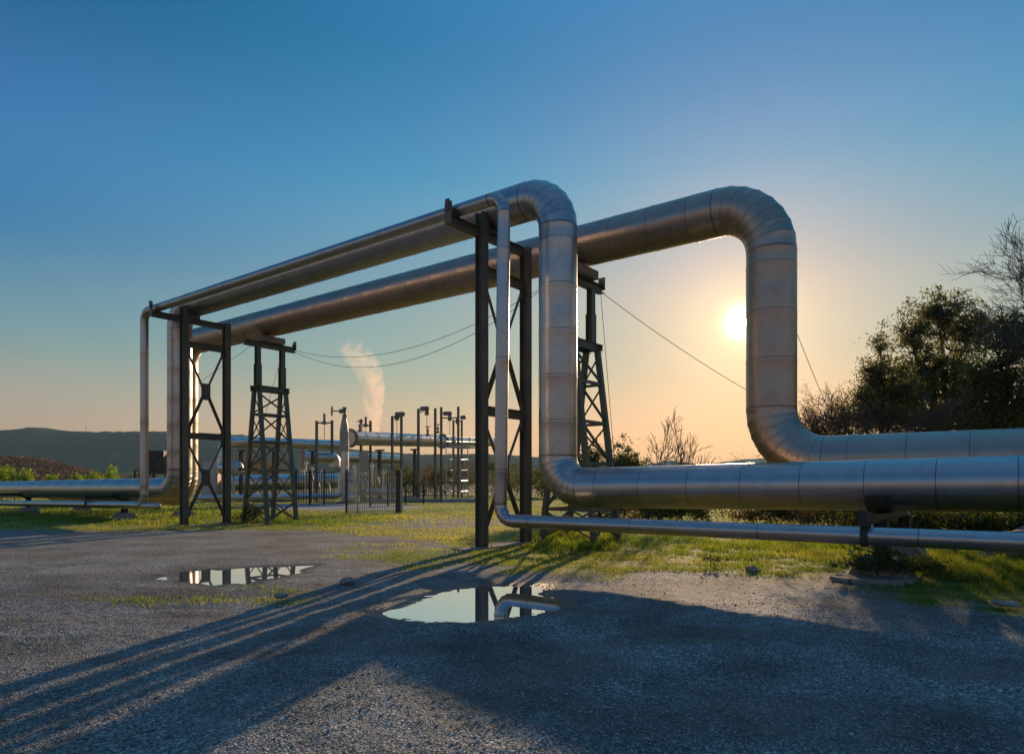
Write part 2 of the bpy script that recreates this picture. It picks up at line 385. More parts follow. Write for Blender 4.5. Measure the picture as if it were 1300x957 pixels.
# ------------------------------------------------------------------ low pipe supports
def support(label, px, px_s=SA):
    a0 = a_at(px, px_s)
    root = thing('pipe_support', label, 'pipe support', P(SA, a0), 'low supports under the pipes at ground level')
    MB().ibeam(P(SC - .17, a0, .955), P(SB + .3, a0, .955), .13, .13).build('arm', M['dark'], root)
    MB().box(P(SC - .18, a0, .99), N, UP, D, .012, .12, .06).build('end_stop', M['dark'], root)
    mb = MB()  # strap bending round the thin pipe
    pts = [P(SC, a0 + .0, .72) + (N * math.cos(q) + UP * math.sin(q)) * .15 for q in [R_(v) for v in range(95, 290, 15)]]
    for p, q in zip(pts, pts[1:]): mb.bar(p, q, .03, .1, D)
    mb.bar(pts[0], P(SC - .02, a0, .9), .05, .02, D); mb.build('hanger_strap', M['dark'], root)
    zc = 1.4055 + .0118 * (a0 - 1.846) if a0 > 0 else 1.3 + .006 * (a0 + 14.86)
    mb = MB(); arc = [R_(v) for v in range(205, 336, 10)]
    vs = [P(SA, a0, zc) + N * math.cos(q) * r_ + UP * math.sin(q) * r_ + D * dd for dd in (-.17, .17) for r_ in (.436, .462) for q in arc]; m_ = len(arc)
    fs = []
    for i in range(m_ - 1):
        fs += [(i, i + 1, 2 * m_ + i + 1, 2 * m_ + i), (m_ + i, 3 * m_ + i, 3 * m_ + i + 1, m_ + i + 1), (i, m_ + i, m_ + i + 1, i + 1), (2 * m_ + i, 2 * m_ + i + 1, 3 * m_ + i + 1, 3 * m_ + i)]
    mb.add(vs, fs + [(0, 2 * m_, 3 * m_, m_), (m_ - 1, 2 * m_ - 1, 4 * m_ - 1, 3 * m_ - 1)])
    mb.build('saddle', M['dark'], root)
    MB().box(P(SB, a0, 1.2), N, D, UP, .1, .09, .2).build('saddle', M['dark'], root)
    for s in (SA, SB):
        vs = []
        MB().ibeam(P(s, a0, .3), P(s, a0, .89), .2, .2, D).build('post', M['dark'], root)
        mb = MB(); q = [P(s + i * w, a0 + j * w * 1.1, z) for z, w in ((-.05, .42), (.3, .26)) for i, j in ((-1, -1), (1, -1), (1, 1), (-1, 1))]
        mb.add(q, [(3, 2, 1, 0), (4, 5, 6, 7), (0, 1, 5, 4), (1, 2, 6, 5), (2, 3, 7, 6), (3, 0, 4, 7)]); mb.build('footing', M['rock'], root)
    return a0
aS = support('low steel support with a strap round the thin pipe, on an overgrown foot', 1119)
support('low dark support under the pipes beside the far risers', 158)
support('low dark support under the pipes at the left edge of the yard', 36)
support('low dark support where the pipes leave the view on the right', 1560)

# ------------------------------------------------------------------ concrete strips
def slab(name, label, cat, cx, cy, hx, hy, h, ax=None, jag=.03, seed=1, material='concrete'):
    r = random.Random(seed); ax = ax or N; ay = UP.cross(ax); n = 14; top = []; bot = []
    c = Vector((cx, cy, 0))
    for k in range(4):
        for i in range(n):
            u = i / n * 2 - 1; q = [(u, -1), (1, u), (-u, 1), (-1, -u)][k]
            p = c + ax * (hx * q[0] + r.uniform(-jag, jag)) + ay * (hy * q[1] + r.uniform(-jag, jag))
            bot.append(p - UP * .05); top.append(c + (p - c) * .985 + UP * (h + r.uniform(-.012, .006)))
    m = len(bot); vs = bot + top + [c + UP * h]
    fs = [(i, (i + 1) % m, m + (i + 1) % m, m + i) for i in range(m)] + [(m + i, m + (i + 1) % m, 2 * m) for i in range(m)]
    o = MB().add([v - c for v in vs], fs).build(name, M[material], None); o.location = c
    return tag(o, label, cat)
c = P(.75, 0); slab('concrete_strip', 'low crumbling concrete strip under the feet of the near steel frame', 'concrete pad', c.x, c.y, 1.5, .27, .035, N, .04, 3)
c = P(.8, aF); slab('concrete_strip', 'low concrete strip under the far steel frame at the gravel edge', 'concrete pad', c.x, c.y, 1.3, .3, .035, N, .05, 4)
c = P(.2, aS); slab('concrete_strip', 'pinkish broken concrete strip below the overgrown support on the right', 'concrete pad', c.x, c.y, .85, .5, .03, N, .09, 5)

# ------------------------------------------------------------------ wires
def wire(label, p0, p1, sag, r=.008, n=24):
    p0, p1 = Vector(p0), Vector(p1)
    pts = [p0.lerp(p1, i / n) - UP * sag * 4 * (i / n) * (1 - i / n) for i in range(n + 1)]
    o = MB().tube([p - p0 for p in pts], r, 5).build('cable', M['wire'], None, 60); o.location = p0
    tag(o, label, 'cable')
wire('upper of the two slack cables strung between the heads of the trestles', P(SB + 1.05, aT2, 6.72), P(SB - .9, aT1, 6.62), .95)
wire('lower of the two slack cables strung between the heads of the trestles', P(SB + 1.07, aT2, 6.66), P(SB - 1.0, aT1, 6.58), 1.3)
wire('long guy cable slanting down to the right from the near trestle head', P(SB + 1.07, aT1, 6.65), W(1075, 556, 23), .35, .009)
wire('short steep guy cable running down behind the right of the thickest riser', P(SB + .2, 5.6, 6.3), W(1062, 545, 20), .05, .008)
wire('thin upright cable hanging from the near trestle head to the bushes', P(SB + 1.03, aT1, 6.6), G(788, 681.5), .02, .008)
wire('thin slanting cable inside the far trestle', P(SB + .5, aT2, 6.5), W(333, 540, 25.3), .02, .007)
wire('thin slanting cable beside the top of the far thick riser', P(SB + .2, aT2 - 1.6, 6.95), P(SB - .6, -19.8, 4.9), .03, .008)
# ------------------------------------------------------------------ numpy noise
def _hash(ix, iy, seed):
    h = (ix.astype(np.int64) * 374761393 + iy.astype(np.int64) * 668265263 + seed * 974711) & 0x7fffffff
    h = ((h ^ (h >> 13)) * 1274126177) & 0x7fffffff
    return ((h ^ (h >> 16)) & 0xffff) / 65535.
def vnoise(x, y, seed=0):
    ix, iy = np.floor(x), np.floor(y); fx, fy = x - ix, y - iy
    fx = fx * fx * (3 - 2 * fx); fy = fy * fy * (3 - 2 * fy)
    a = _hash(ix, iy, seed); b = _hash(ix + 1, iy, seed); c = _hash(ix, iy + 1, seed); d = _hash(ix + 1, iy + 1, seed)
    return (a + (b - a) * fx) * (1 - fy) + (c + (d - c) * fx) * fy
def fbm(x, y, o=4, seed=0, g=.5):
    v = 0; a = 1; t = 0
    for i in range(o):
        v = v + a * vnoise(x * 2 ** i + 17.3 * i, y * 2 ** i + 9.1 * i, seed + i); t += a; a *= g
    return v / t
def sstep(a, b, x):
    t = np.clip((x - a) / (b - a), 0, 1); return t * t * (3 - 2 * t)

# ------------------------------------------------------------------ ground: one sheet
GB = np.array([(-900, 662), (-600, 666), (0, 672), (120, 675), (300, 671), (380, 673), (430, 676), (500, 681), (560, 690), (592, 700), (604, 716), (650, 722), (720, 728), (800, 729), (900, 725), (1000, 727), (1060, 734), (1100, 743), (1180, 754), (1300, 763), (1700, 785), (2600, 830)], float)
def toc(X, Y):
    Yc = np.maximum(Y, .6); return 650 + FPX * X / Yc, HOR + FPX * EYE / Yc
def ell(px, py, cx, cy, rx, ry):
    return 1 - np.sqrt(((px - cx) / rx) ** 2 + ((py - cy) / ry) ** 2)
def grass_cover(X, Y):
    px, py = toc(X, Y)
    yb = np.interp(px, GB[:, 0], GB[:, 1]); Yb = FPX * EYE / (yb - HOR)
    n = fbm(X * 1.3, Y * 1.3, 4, 5) - .5; n2 = fbm(X * .35, Y * .35, 3, 9) - .5
    m = sstep(-.7, .5, (Y - Yb) + n * 2.2)
    m = m * (1 - .75 * sstep(0, .5, ell(px, py, 560, 664, 130, 9) + n * .7))     # worn wheel track to the gate
    m = np.maximum(m, .6 * sstep(.1, .7, ell(px, py, 520, 707, 120, 24) + n * 1.2))
    m = np.maximum(m, .36 * sstep(.1, .7, ell(px, py, 235, 756, 210, 7) + n * 1.5))
    m = np.maximum(m, .4 * sstep(.2, .8, ell(px, py, 345, 746, 60, 6) + n * 1.3))
    m = np.where((Y > 95), np.clip(.6 + n2, 0, 1), m)
    slabm = sstep(0, .2, ell(px, py, 420, 643.5, 130, 5) + n * .15)
    return np.clip(m * (1 - slabm), 0, 1), slabm
P1c = [(470, 776), (500, 768), (540, 757), (572, 746), (600, 740.5), (650, 740), (695, 742), (706, 752), (722, 765), (700, 772), (668, 776), (640, 783), (600, 787), (555, 787), (500, 783)]
P2c = [(186, 735), (200, 730), (216, 729.5), (226, 725), (262, 722), (280, 723), (310, 720), (350, 718.5), (398, 716.5), (378, 723), (384, 726), (356, 729), (344, 735), (330, 736), (320, 741), (292, 740), (275, 743), (250, 741), (238, 738), (214, 739), (204, 736)]
def poly_sd(X, Y, pts, z=0.):
    """signed distance to a polygon, positive inside"""
    pts = np.array([tuple(G(*p, z))[:2] for p in pts]); d = np.full(X.shape, 1e9); ins = np.zeros(X.shape, bool)
    for i in range(len(pts)):
        a, b = pts[i], pts[(i + 1) % len(pts)]; e = b - a
        t = np.clip(((X - a[0]) * e[0] + (Y - a[1]) * e[1]) / (e @ e), 0, 1)
        d = np.minimum(d, np.hypot(X - a[0] - t * e[0], Y - a[1] - t * e[1]))
        c = ((a[1] > Y) != (b[1] > Y)) & (X < (b[0] - a[0]) * (Y - a[1]) / (b[1] - a[1] + 1e-12) + a[0]); ins ^= c
    return np.where(ins, d, -d)
def yard_slope(Y): return -.032 * np.clip(11.5 - Y, 0, 9)
PZ = (-.075, -.012)
def ground_z(X, Y, fine=True):
    near = np.clip(1 - (Y - 18) / 25, 0, 1)
    z = (fbm(X * .5, Y * .5, 3, 3) - .5) * .05 * near
    if fine:
        z = z + (fbm(X * 4, Y * 4, 3, 21) - .5) * .022 * np.clip(1 - (Y - 9) / 12, 0, 1)
        z = z + (fbm(X * 15, Y * 15, 2, 31) - .5) * .02 * np.clip(1 - (Y - 6) / 9, 0, 1)
    sl = yard_slope(Y); m = (Y > 6) & (Y < 15) & (np.abs(X) < 9)
    if m.any():
        Xm, Ym = X[m], Y[m]; zz = z[m]; ss = sl[m]
        for pc, pz in zip((P1c, P2c), PZ):
            sd = poly_sd(Xm, Ym, pc, pz)
            w = sstep(-1.1, -.1, sd)
            zz = zz * (1 - w * .12) - sstep(-.3, .32, sd) * .036; ss = ss * (1 - w) + pz * w
        z[m] = zz; sl = sl.copy(); sl[m] = ss
    z = z + sl
    return z
def axis(segs):
    out = []
    for a, b, st in segs: out += list(np.arange(a, b, st))
    return np.array(out + [segs[-1][1]])
xs = axis([(-9000, -1500, 750), (-1500, -200, 100), (-200, -40, 10), (-40, -12, .5), (-12, -6, .09), (-6, 6, .035), (6, 12, .09), (12, 40, .5), (40, 200, 10), (200, 1500, 100), (1500, 9000, 750)])
ys = axis([(-60, 0, 10), (0, 3, .5), (3, 7, .05), (7, 13, .028), (13, 20, .1), (20, 60, .5), (60, 200, 5), (200, 1000, 50), (1000, 9500, 500)])
XX, YY = np.meshgrid(xs, ys)
ZZ = ground_z(XX, YY)
GC, SL = grass_cover(XX, YY)
nx, ny = len(xs), len(ys)
me = bpy.data.meshes.new('ground')
co = np.stack([XX, YY, ZZ], -1).reshape(-1, 3)
idx = np.arange(nx * ny).reshape(ny, nx)
q = np.stack([idx[:-1, :-1], idx[:-1, 1:], idx[1:, 1:], idx[1:, :-1]], -1).reshape(-1, 4)
def fast_mesh(me, co, faces, k):
    me.vertices.add(len(co)); me.vertices.foreach_set('co', np.ascontiguousarray(co, dtype=np.float32).ravel())
    me.loops.add(len(faces) * k); me.loops.foreach_set('vertex_index', np.ascontiguousarray(faces, dtype=np.int32).ravel())
    me.polygons.add(len(faces)); me.polygons.foreach_set('loop_start', np.arange(len(faces), dtype=np.int32) * k)
    me.update(calc_edges=True)
fast_mesh(me, co, q, 4)
me.polygons.foreach_set('use_smooth', [True] * len(me.polygons))
WET = np.zeros_like(XX); mk = (YY > 6) & (YY < 15) & (np.abs(XX) < 9)
WET[mk] = sstep(-.42, .0, np.maximum(poly_sd(XX[mk], YY[mk], P1c, PZ[0]), poly_sd(XX[mk], YY[mk], P2c, PZ[1])) + (fbm(XX[mk] * 3, YY[mk] * 3, 3, 51) - .5) * .35)
trk = sum(np.exp(-((YY - (yy0 + .05 * (XX + 4) + .012 * (XX + 4) ** 2) + .5 * (fbm(XX * .6, YY * .6, 2, 71) - .5)) / .22) ** 2) for yy0 in (6.6, 8.1, 9.6, 11.2))
DIRT = np.clip(trk * (YY < 15) * .8 + sstep(.52, .75, fbm(XX * .45, YY * .8, 4, 73)) * .9, 0, 1)
for nm, arr in (('grass', GC), ('slab', SL), ('wet', WET), ('dirt', DIRT), ('far', sstep(85, 140, YY))):
    at = me.attributes.new(nm, 'FLOAT', 'POINT'); at.data.foreach_set('value', arr.ravel().astype(np.float32))
m, nt, b = mat('yard_ground'); M['ground'] = m
co_ = objco(nt)
ga = nd(nt, 'ShaderNodeAttribute', attribute_name='grass').outputs['Fac']
sa = nd(nt, 'ShaderNodeAttribute', attribute_name='slab').outputs['Fac']
big = noise(nt, .45, 5, .6, co_); med = noise(nt, 3.5, 8, .65, co_)
vor = nd(nt, 'ShaderNodeTexVoronoi'); vor.inputs['Scale'].default_value = 62; nt.links.new(co_, vor.inputs['Vector'])
vor2 = nd(nt, 'ShaderNodeTexVoronoi'); vor2.inputs['Scale'].default_value = 34; nt.links.new(co_, vor2.inputs['Vector'])
peb = ramp(nt, vor.outputs['Color'], [(.12, (.045, .05, .048)), (.4, (.13, .14, .135)), (.7, (.27, .28, .265)), (.88, (.6, .59, .55))])
base = ramp(nt, big.outputs[0], [(.35, (.13, .12, .105)), (.6, (.19, .19, .17))])
grav = mixc(nt, ramp(nt, med.outputs[0], [(.4, (.55,) * 3), (.6, (1.,) * 3)]).outputs[0], base.outputs[0], peb.outputs[0])
dn = math_(nt, 'MULTIPLY', nd(nt, 'ShaderNodeAttribute', attribute_name='dirt').outputs['Fac'], ramp(nt, med.outputs[0], [(.38, (.35,) * 3), (.6, (1,) * 3)]).outputs[0])
grav = mixc(nt, math_(nt, 'MULTIPLY', dn, .85), grav, (.15, .11, .075))
lum = ramp(nt, noise(nt, .8, 6, .65, co_).outputs[0], [(.36, (.62, .6, .58)), (.5, (.95, .95, .95)), (.64, (1.2, 1.2, 1.22))])
grav = mixc(nt, 1., grav, lum.outputs[0], 'MULTIPLY')
gs = ramp(nt, med.outputs[0], [(.35, (.12, .14, .03)), (.5, (.24, .23, .055)), (.68, (.34, .28, .10))])
n5 = noise(nt, 7, 7, .7, co_)
gf = math_(nt, 'MULTIPLY_ADD', math_(nt, 'SUBTRACT', n5.outputs[0], .5), 1.6, ga)
gf = ramp(nt, gf, [(.3, (0, 0, 0)), (.62, (1, 1, 1))])
c_ = mixc(nt, gf.outputs[0], grav, gs.outputs[0])
c_ = mixc(nt, sa, c_, (.30, .28, .27))
c_ = mixc(nt, nd(nt, 'ShaderNodeAttribute', attribute_name='far').outputs['Fac'], c_, ramp(nt, big.outputs[0], [(.4, (.05, .06, .035)), (.6, (.10, .10, .06))]).outputs[0])
wa = nd(nt, 'ShaderNodeAttribute', attribute_name='wet').outputs['Fac']
c_ = mixc(nt, math_(nt, 'MULTIPLY', wa, .78), c_, (.035, .03, .026))
nt.links.new(math_(nt, 'MULTIPLY_ADD', wa, -.45, .85), b.inputs['Roughness'])
nt.links.new(c_, b.inputs['Base Color']); b.inputs['Specular IOR Level'].default_value = .35
hh = math_(nt, 'ADD', math_(nt, 'MULTIPLY', vor.outputs['Distance'], -.5), math_(nt, 'MULTIPLY', vor2.outputs['Distance'], -.6))
hh = math_(nt, 'ADD', hh, math_(nt, 'MULTIPLY', med.outputs[0], .8))
bump(nt, hh, b, .8, .03)
ground = link('ground', me, M['ground']); tag(ground, kind='structure', label='gravel yard running into rough grass')

# water in the two puddles
m, nt, b = mat('puddle_water'); b.inputs['Base Color'].default_value = (.9, .93, .96, 1); b.inputs['Metallic'].default_value = .92; b.inputs['Roughness'].default_value = .015; b.inputs['IOR'].default_value = 2.9
M['water'] = m
for pz, pc, lb in ((PZ[0], P1c, 'nearer, wider puddle mirroring the thin pipe and the steel post'), (PZ[1], P2c, 'smaller puddle on the left mirroring the far frame')):
    c = sum((G(*p, pz) for p in pc), Vector()) / len(pc)
    pts = [c + (G(*p, pz) - c) * 1.35 for p in pc]; nseg = len(pts)
    o = MB().add([p - c for p in pts] + [Vector()], [(i, (i + 1) % nseg, nseg) for i in range(nseg)]).build('water', M['water']); o.location = c + UP * (pz - .019)
    tag(o, kind='structure', label=lb)

# loose stones: uncountable
def ico():
    bm = bmesh.new(); bmesh.ops.create_icosphere(bm, subdivisions=1, radius=1); v = np.array([x.co for x in bm.verts]); f = np.array([[q.index for q in p.verts] for p in bm.faces]); bm.free(); return v, f
IV, IF = ico()
n = 70000
px = nrg.uniform(-60, 1360, n); py = 690 + (960 - 690) * nrg.random(n) ** .8
Y = FPX * EYE / (py - HOR); X = (px - 650) * Y / FPX
g_, _ = grass_cover(X, Y); wet = np.maximum(poly_sd(X, Y, P1c, PZ[0]), poly_sd(X, Y, P2c, PZ[1])); dens = fbm(X * 1.1, Y * 1.1, 3, 77)
ok = (g_ < .45) & (nrg.random(n) < (.25 + .75 * sstep(.3, .6, dens))) & (wet < .07); X, Y = X[ok], Y[ok]; n = len(X)
Z = ground_z(X.copy(), Y.copy()); r = .0035 + .008 * nrg.random(n) ** 3.5 + .01 * (nrg.random(n) > .995)
sc_ = nrg.uniform(.6, 1.3, (n, 1, 3)) * np.array([1, 1, .6]); jit = nrg.uniform(.82, 1.18, (n, len(IV), 1))
V = IV[None] * jit * sc_ * r[:, None, None]; an = nrg.uniform(0, 6.28, n); ca, sa_ = np.cos(an)[:, None], np.sin(an)[:, None]
V = np.stack([V[..., 0] * ca - V[..., 1] * sa_, V[..., 0] * sa_ + V[..., 1] * ca, V[..., 2]], -1) + np.stack([X, Y, Z + r * .25], -1)[:, None]
F = IF[None] + (np.arange(n) * len(IV))[:, None, None]
me = bpy.data.meshes.new('loose_gravel'); fast_mesh(me, V.reshape(-1, 3), F.reshape(-1, 3), 3)
at = me.attributes.new('tint', 'FLOAT', 'POINT'); at.data.foreach_set('value', np.repeat(nrg.random(n), len(IV)).astype(np.float32))
m, nt, b = mat('stone_chips'); a_ = nd(nt, 'ShaderNodeAttribute', attribute_name='tint')
nt.links.new(ramp(nt, a_.outputs['Fac'], [(0, (.1, .1, .095)), (.6, (.24, .24, .22)), (1, (.5, .47, .43))]).outputs[0], b.inputs['Base Color']); b.inputs['Roughness'].default_value = .8
tag(link('loose_gravel', me, m), 'loose grey stone chips strewn over the yard', 'gravel', kind='stuff')

# grass blades: uncountable
def blades(name, label, X, Y, H, Wd, tint, mat_, lean=.5):
    n = len(X); an = nrg.uniform(0, 2 * np.pi, n); la = nrg.uniform(0, 2 * np.pi, n); ln = nrg.uniform(.1, lean, n) * H
    Z = ground_z(X.copy(), Y.copy(), False) - .01
    bx, by = np.cos(an) * Wd / 2, np.sin(an) * Wd / 2; lx, ly = np.cos(la) * ln, np.sin(la) * ln
    v0 = np.stack([X - bx, Y - by, Z], -1); v1 = np.stack([X + bx, Y + by, Z], -1)
    v2 = np.stack([X + bx * .7 + lx * .35, Y + by * .7 + ly * .35, Z + H * .6], -1); v3 = np.stack([X - bx * .7 + lx * .35, Y - by * .7 + ly * .35, Z + H * .6], -1)
    v4 = np.stack([X + lx, Y + ly, Z + H], -1)
    V = np.stack([v0, v1, v2, v3, v4], 1).reshape(-1, 3); b_ = np.arange(n) * 5
    F = np.concatenate([np.stack([b_, b_ + 1, b_ + 2], -1), np.stack([b_, b_ + 2, b_ + 3], -1), np.stack([b_ + 3, b_ + 2, b_ + 4], -1)])
    me = bpy.data.meshes.new(name); fast_mesh(me, V, F, 3)
    at = me.attributes.new('tint', 'FLOAT', 'POINT'); at.data.foreach_set('value', np.repeat(tint, 5).astype(np.float32))
    return tag(link(name, me, mat_), label, 'grass', kind='stuff')
def sample(n, x0, x1, y0, y1, powr=1.):
    px = nrg.uniform(x0, x1, n); py = y0 + (y1 - y0) * nrg.random(n) ** powr
    Y = FPX * EYE / (py - HOR); return (px - 650) * Y / FPX, Y, px, py
# short turf
X, Y, px, py = sample(480000, -250, 1500, 628, 768, 1.15)
g_, sl = grass_cover(X, Y); cl = fbm(X * 2.2, Y * 2.2, 3, 41); cl2 = fbm(X * .5, Y * .5, 3, 43)
lush = np.clip(1.3 * sstep(0, .6, ell(px, py, 735, 688, 90, 20)) + 1.2 * sstep(0, .5, ell(px, py, 1290, 712, 190, 38)) + .7 * sstep(0, .6, ell(px, py, 1000, 690, 260, 30)) + .8 * sstep(0, .6, ell(px, py, 170, 655, 260, 16)) + .6 * sstep(0, .6, ell(px, py, 420, 662, 160, 9)), 0, 1.4)
trk = sstep(0, .5, ell(px, py, 570, 676, 190, 30))
ok = nrg.random(len(X)) < g_ * (sstep(.3, .55, cl) * .7 + .3) * (1 - .25 * trk * (lush < .2))
H = (.025 + .05 * cl + .11 * lush * sstep(.35, .65, cl)) * nrg.uniform(.6, 1.3, len(X)) * (1 + .5 * (Y > 25))
tint = np.clip(.25 + .75 * trk * (1 - np.minimum(lush, 1)) + nrg.normal(0, .18, len(X)) + (cl2 - .5) * 1.4 - .25 * lush, 0, 1)
Wd = np.maximum(.005, .75 * Y / FPX) * nrg.uniform(.7, 1.3, len(X))
blades('grass', 'rough sunlit grass between the gravel and the plant', X[ok], Y[ok], H[ok], Wd[ok], tint[ok], M['grass'], .9)
# tall tufts
X, Y, px, py = sample(170000, 600, 1500, 668, 758)
g_, sl = grass_cover(X, Y); cl = fbm(X * 1.7, Y * 1.7, 3, 61)
lush = np.clip(sstep(.05, .6, ell(px, py, 732, 690, 80, 18)) + 1.3 * sstep(0, .45, ell(px, py, 1300, 712, 200, 40)) + .45 * sstep(0, .6, ell(px, py, 1000, 684, 150, 16)), 0, 1.3)
ok = nrg.random(len(X)) < g_ * lush * sstep(.38, .6, cl)
H = (.08 + .22 * np.minimum(lush, 1) * sstep(.35, .75, cl)) * nrg.uniform(.5, 1.25, len(X))
tint = np.clip(.2 + nrg.normal(0, .2, len(X)) + (cl - .5), 0, 1); Wd = np.maximum(.006, .7 * Y / FPX) * nrg.uniform(.7, 1.4, len(X))
blades('tall_grass', 'lush tall grass below the pipes on the right', X[ok], Y[ok], H[ok], Wd[ok], tint[ok], M['grass'], .8)

# ------------------------------------------------------------------ foliage
def leaf_mesh(name, material, C, size, tint, parent=None, flat=.0, kind=None):
    n = len(C); a = nrg.normal(size=(n, 3)); a /= np.linalg.norm(a, axis=1)[:, None]
    b = nrg.normal(size=(n, 3)); b -= a * (a * b).sum(1)[:, None]; b /= np.linalg.norm(b, axis=1)[:, None]
    s = size[:, None]
    V = np.stack([C - a * s, C - b * s * .45 + a * s * .1, C + a * s, C + b * s * .45 + a * s * .1], 1).reshape(-1, 3)
    i = np.arange(n) * 4; F = np.stack([i, i + 1, i + 2, i + 3], -1)
    me = bpy.data.meshes.new(name); fast_mesh(me, V, F, 4)
    at = me.attributes.new('tint', 'FLOAT', 'POINT'); at.data.foreach_set('value', np.repeat(tint, 4).astype(np.float32))
    return link(name, me, material, parent)
def twig(mb, p0, p1, r0, r1, n=5, k=4, wob=.08, r=rng):
    L = (p1 - p0).length; pts = []
    for i in range(k + 1):
        t = i / k; w = wob * L * math.sin(math.pi * t)
        pts.append(p0.lerp(p1, t) + Vector((r.uniform(-w, w), r.uniform(-w, w), r.uniform(-w, w) * .6)))
    mb.tube(pts, [r0 + (r1 - r0) * i / k for i in range(k + 1)], n, caps=False); return pts
def leafy_tree(name, label, cat, base, blobs, ncl, nleaf, lsize, lm, trunk_r, seed=1, clr=.35, group=None, stems=1, fuzz=.25):
    """blobs: (dx, dy, z, rx, ry, rz) lobes of the crown relative to the base"""
    r = random.Random(seed); g = np.random.default_rng(seed); base = Vector(base)
    root = thing(name, label, cat, base, group)
    mb = MB(); limbs = []
    vol = [b_[3] * b_[4] * b_[5] for b_ in blobs]
    zlow = min(b_[2] - b_[5] * .5 for b_ in blobs)
    forks = [base + Vector((r.uniform(-.25, .25) * (stems > 1), r.uniform(-.2, .2) * (stems > 1), max(.15, zlow * .6))) for _ in range(stems)]
    for f in forks: limbs += twig(mb, base - UP * .1 + (f - base) * .3, f, trunk_r, trunk_r * .75, 8, 4, .05, r)
    for b_ in blobs:
        c = base + Vector(b_[:3]); f = r.choice(forks); m_ = f.lerp(c, .45) + Vector((r.uniform(-.2, .2), r.uniform(-.2, .2), .2))
        limbs += twig(mb, f, m_, trunk_r * .6, trunk_r * .42, 6, 3, .06, r); limbs += twig(mb, m_, c, trunk_r * .42, trunk_r * .22, 6, 4, .08, r)
        for q in range(4):
            e = c + Vector((r.uniform(-1, 1) * b_[3], r.uniform(-1, 1) * b_[4], r.uniform(-.4, 1) * b_[5])) * .6
            limbs += twig(mb, m_.lerp(c, r.random()), e, trunk_r * .2, trunk_r * .08, 5, 4, .1, r)
    lp = np.array([tuple(p) for p in limbs]); Cs = []; T = []; S = []
    w = np.array(vol) ** .67; w /= w.sum()
    for k in range(ncl):
        b_ = blobs[g.choice(len(blobs), p=w)]
        u = g.normal(size=3); u /= np.linalg.norm(u); rad = (g.random() ** .42) * (1 + fuzz * g.normal() * .6)
        c = np.array(base) + np.array(b_[:3]) + u * np.array(b_[3:6]) * rad
        if c[2] < .15: continue
        d2 = ((lp - c) ** 2).sum(1) + 2. * np.maximum(lp[:, 2] - c[2], 0); j = d2.argmin()
        if d2[j] < 4 * (1 + b_[3]) ** 2: twig(mb, Vector(lp[j]), Vector(c), trunk_r * .09 + .006, .004, 3, 3, .08, r)
        m_ = int(nleaf * g.uniform(.4, 1.5)); rc = clr * g.uniform(.5, 1.25)
        pts = g.normal(size=(m_, 3)) * rc * .5 * np.array([1, 1, .75]) + c
        Cs.append(pts); T.append(np.clip(g.normal(g.uniform(.15, .85), .15, m_), 0, 1)); S.append(lsize * g.uniform(.6, 1.3, m_))
    mb.build('trunk', M['bark'], root, 60)
    leaf_mesh('crown', M[lm], np.concatenate(Cs), np.concatenate(S), np.concatenate(T), root)
    return root
def bare_tree(name, label, cat, base, height, r0, seed, levels=5, spread=.55, stems=1, lean=Vector(), minr=.004, kids=(3, 4), group=None, buds=None, first=.35, upb=.35):
    r = random.Random(seed); base = Vector(base); root = thing(name, label, cat, base, group); tr = MB(); br = MB(); tips = []
    def grow(p, d, L, rad, lv):
        k = 4 if lv < 3 else 3; pts = [p]; q = p
        for i in range(k):
            d = (d + Vector((r.gauss(0, .13), r.gauss(0, .13), r.gauss(0, .1) + .03 * upb))).normalized(); q = q + d * L / k; pts.append(q)
        r1 = max(minr * .7, rad * .55)
        (tr if lv == 0 else br).tube(pts, [rad + (r1 - rad) * i / k for i in range(k + 1)], 8 if lv == 0 else (5 if lv < 3 else 3), caps=False)
        if lv >= levels: tips.append(q); return
        for j in range(r.randint(*kids) + (1 if lv > 1 else 0)):
            t = r.uniform(first if lv == 0 else .25, 1.) if j else 1.
            i = min(k - 1, int(t * k)); s = pts[i].lerp(pts[i + 1], t * k - i)
            ax = d.orthogonal().normalized(); ax.rotate(Matrix.Rotation(r.uniform(0, 6.28), 3, d))
            nd_ = (d + ax * r.uniform(.4, 1.15) * spread * 1.5 + UP * upb * .25).normalized()
            grow(s, nd_, L * r.uniform(.5, .8), max(minr, rad * (1 - .35 * t) * r.uniform(.5, .68)), lv + 1)
    for s in range(stems):
        dd = (UP + lean + Vector((r.uniform(-1, 1), r.uniform(-1, 1), 0)) * (.45 if stems > 1 else .05)).normalized()
        grow(base - UP * .1, dd, height * .4 * r.uniform(.8, 1.1), r0 * (1 if stems == 1 else .7), 0)
    tr.build('trunk', M['bark'], root, 60); br.build('crown', M['bark'], root, 60)
    if buds:
        g = np.random.default_rng(seed); T = np.array([tuple(t) for t in tips]); T = T[g.random(len(T)) < buds[1]]
        T = np.repeat(T, buds[2], 0) + g.normal(size=(len(T) * buds[2], 3)) * .07
        leaf_mesh('foliage', M[buds[0]], T, g.uniform(.6, 1.2, len(T)) * buds[3], g.random(len(T)), root)
    return root
def B(px, Y, z=0): return Vector(((px - 650) * Y / FPX, Y, z))
def H(py, Y): return EYE + (HOR - py) * Y / FPX

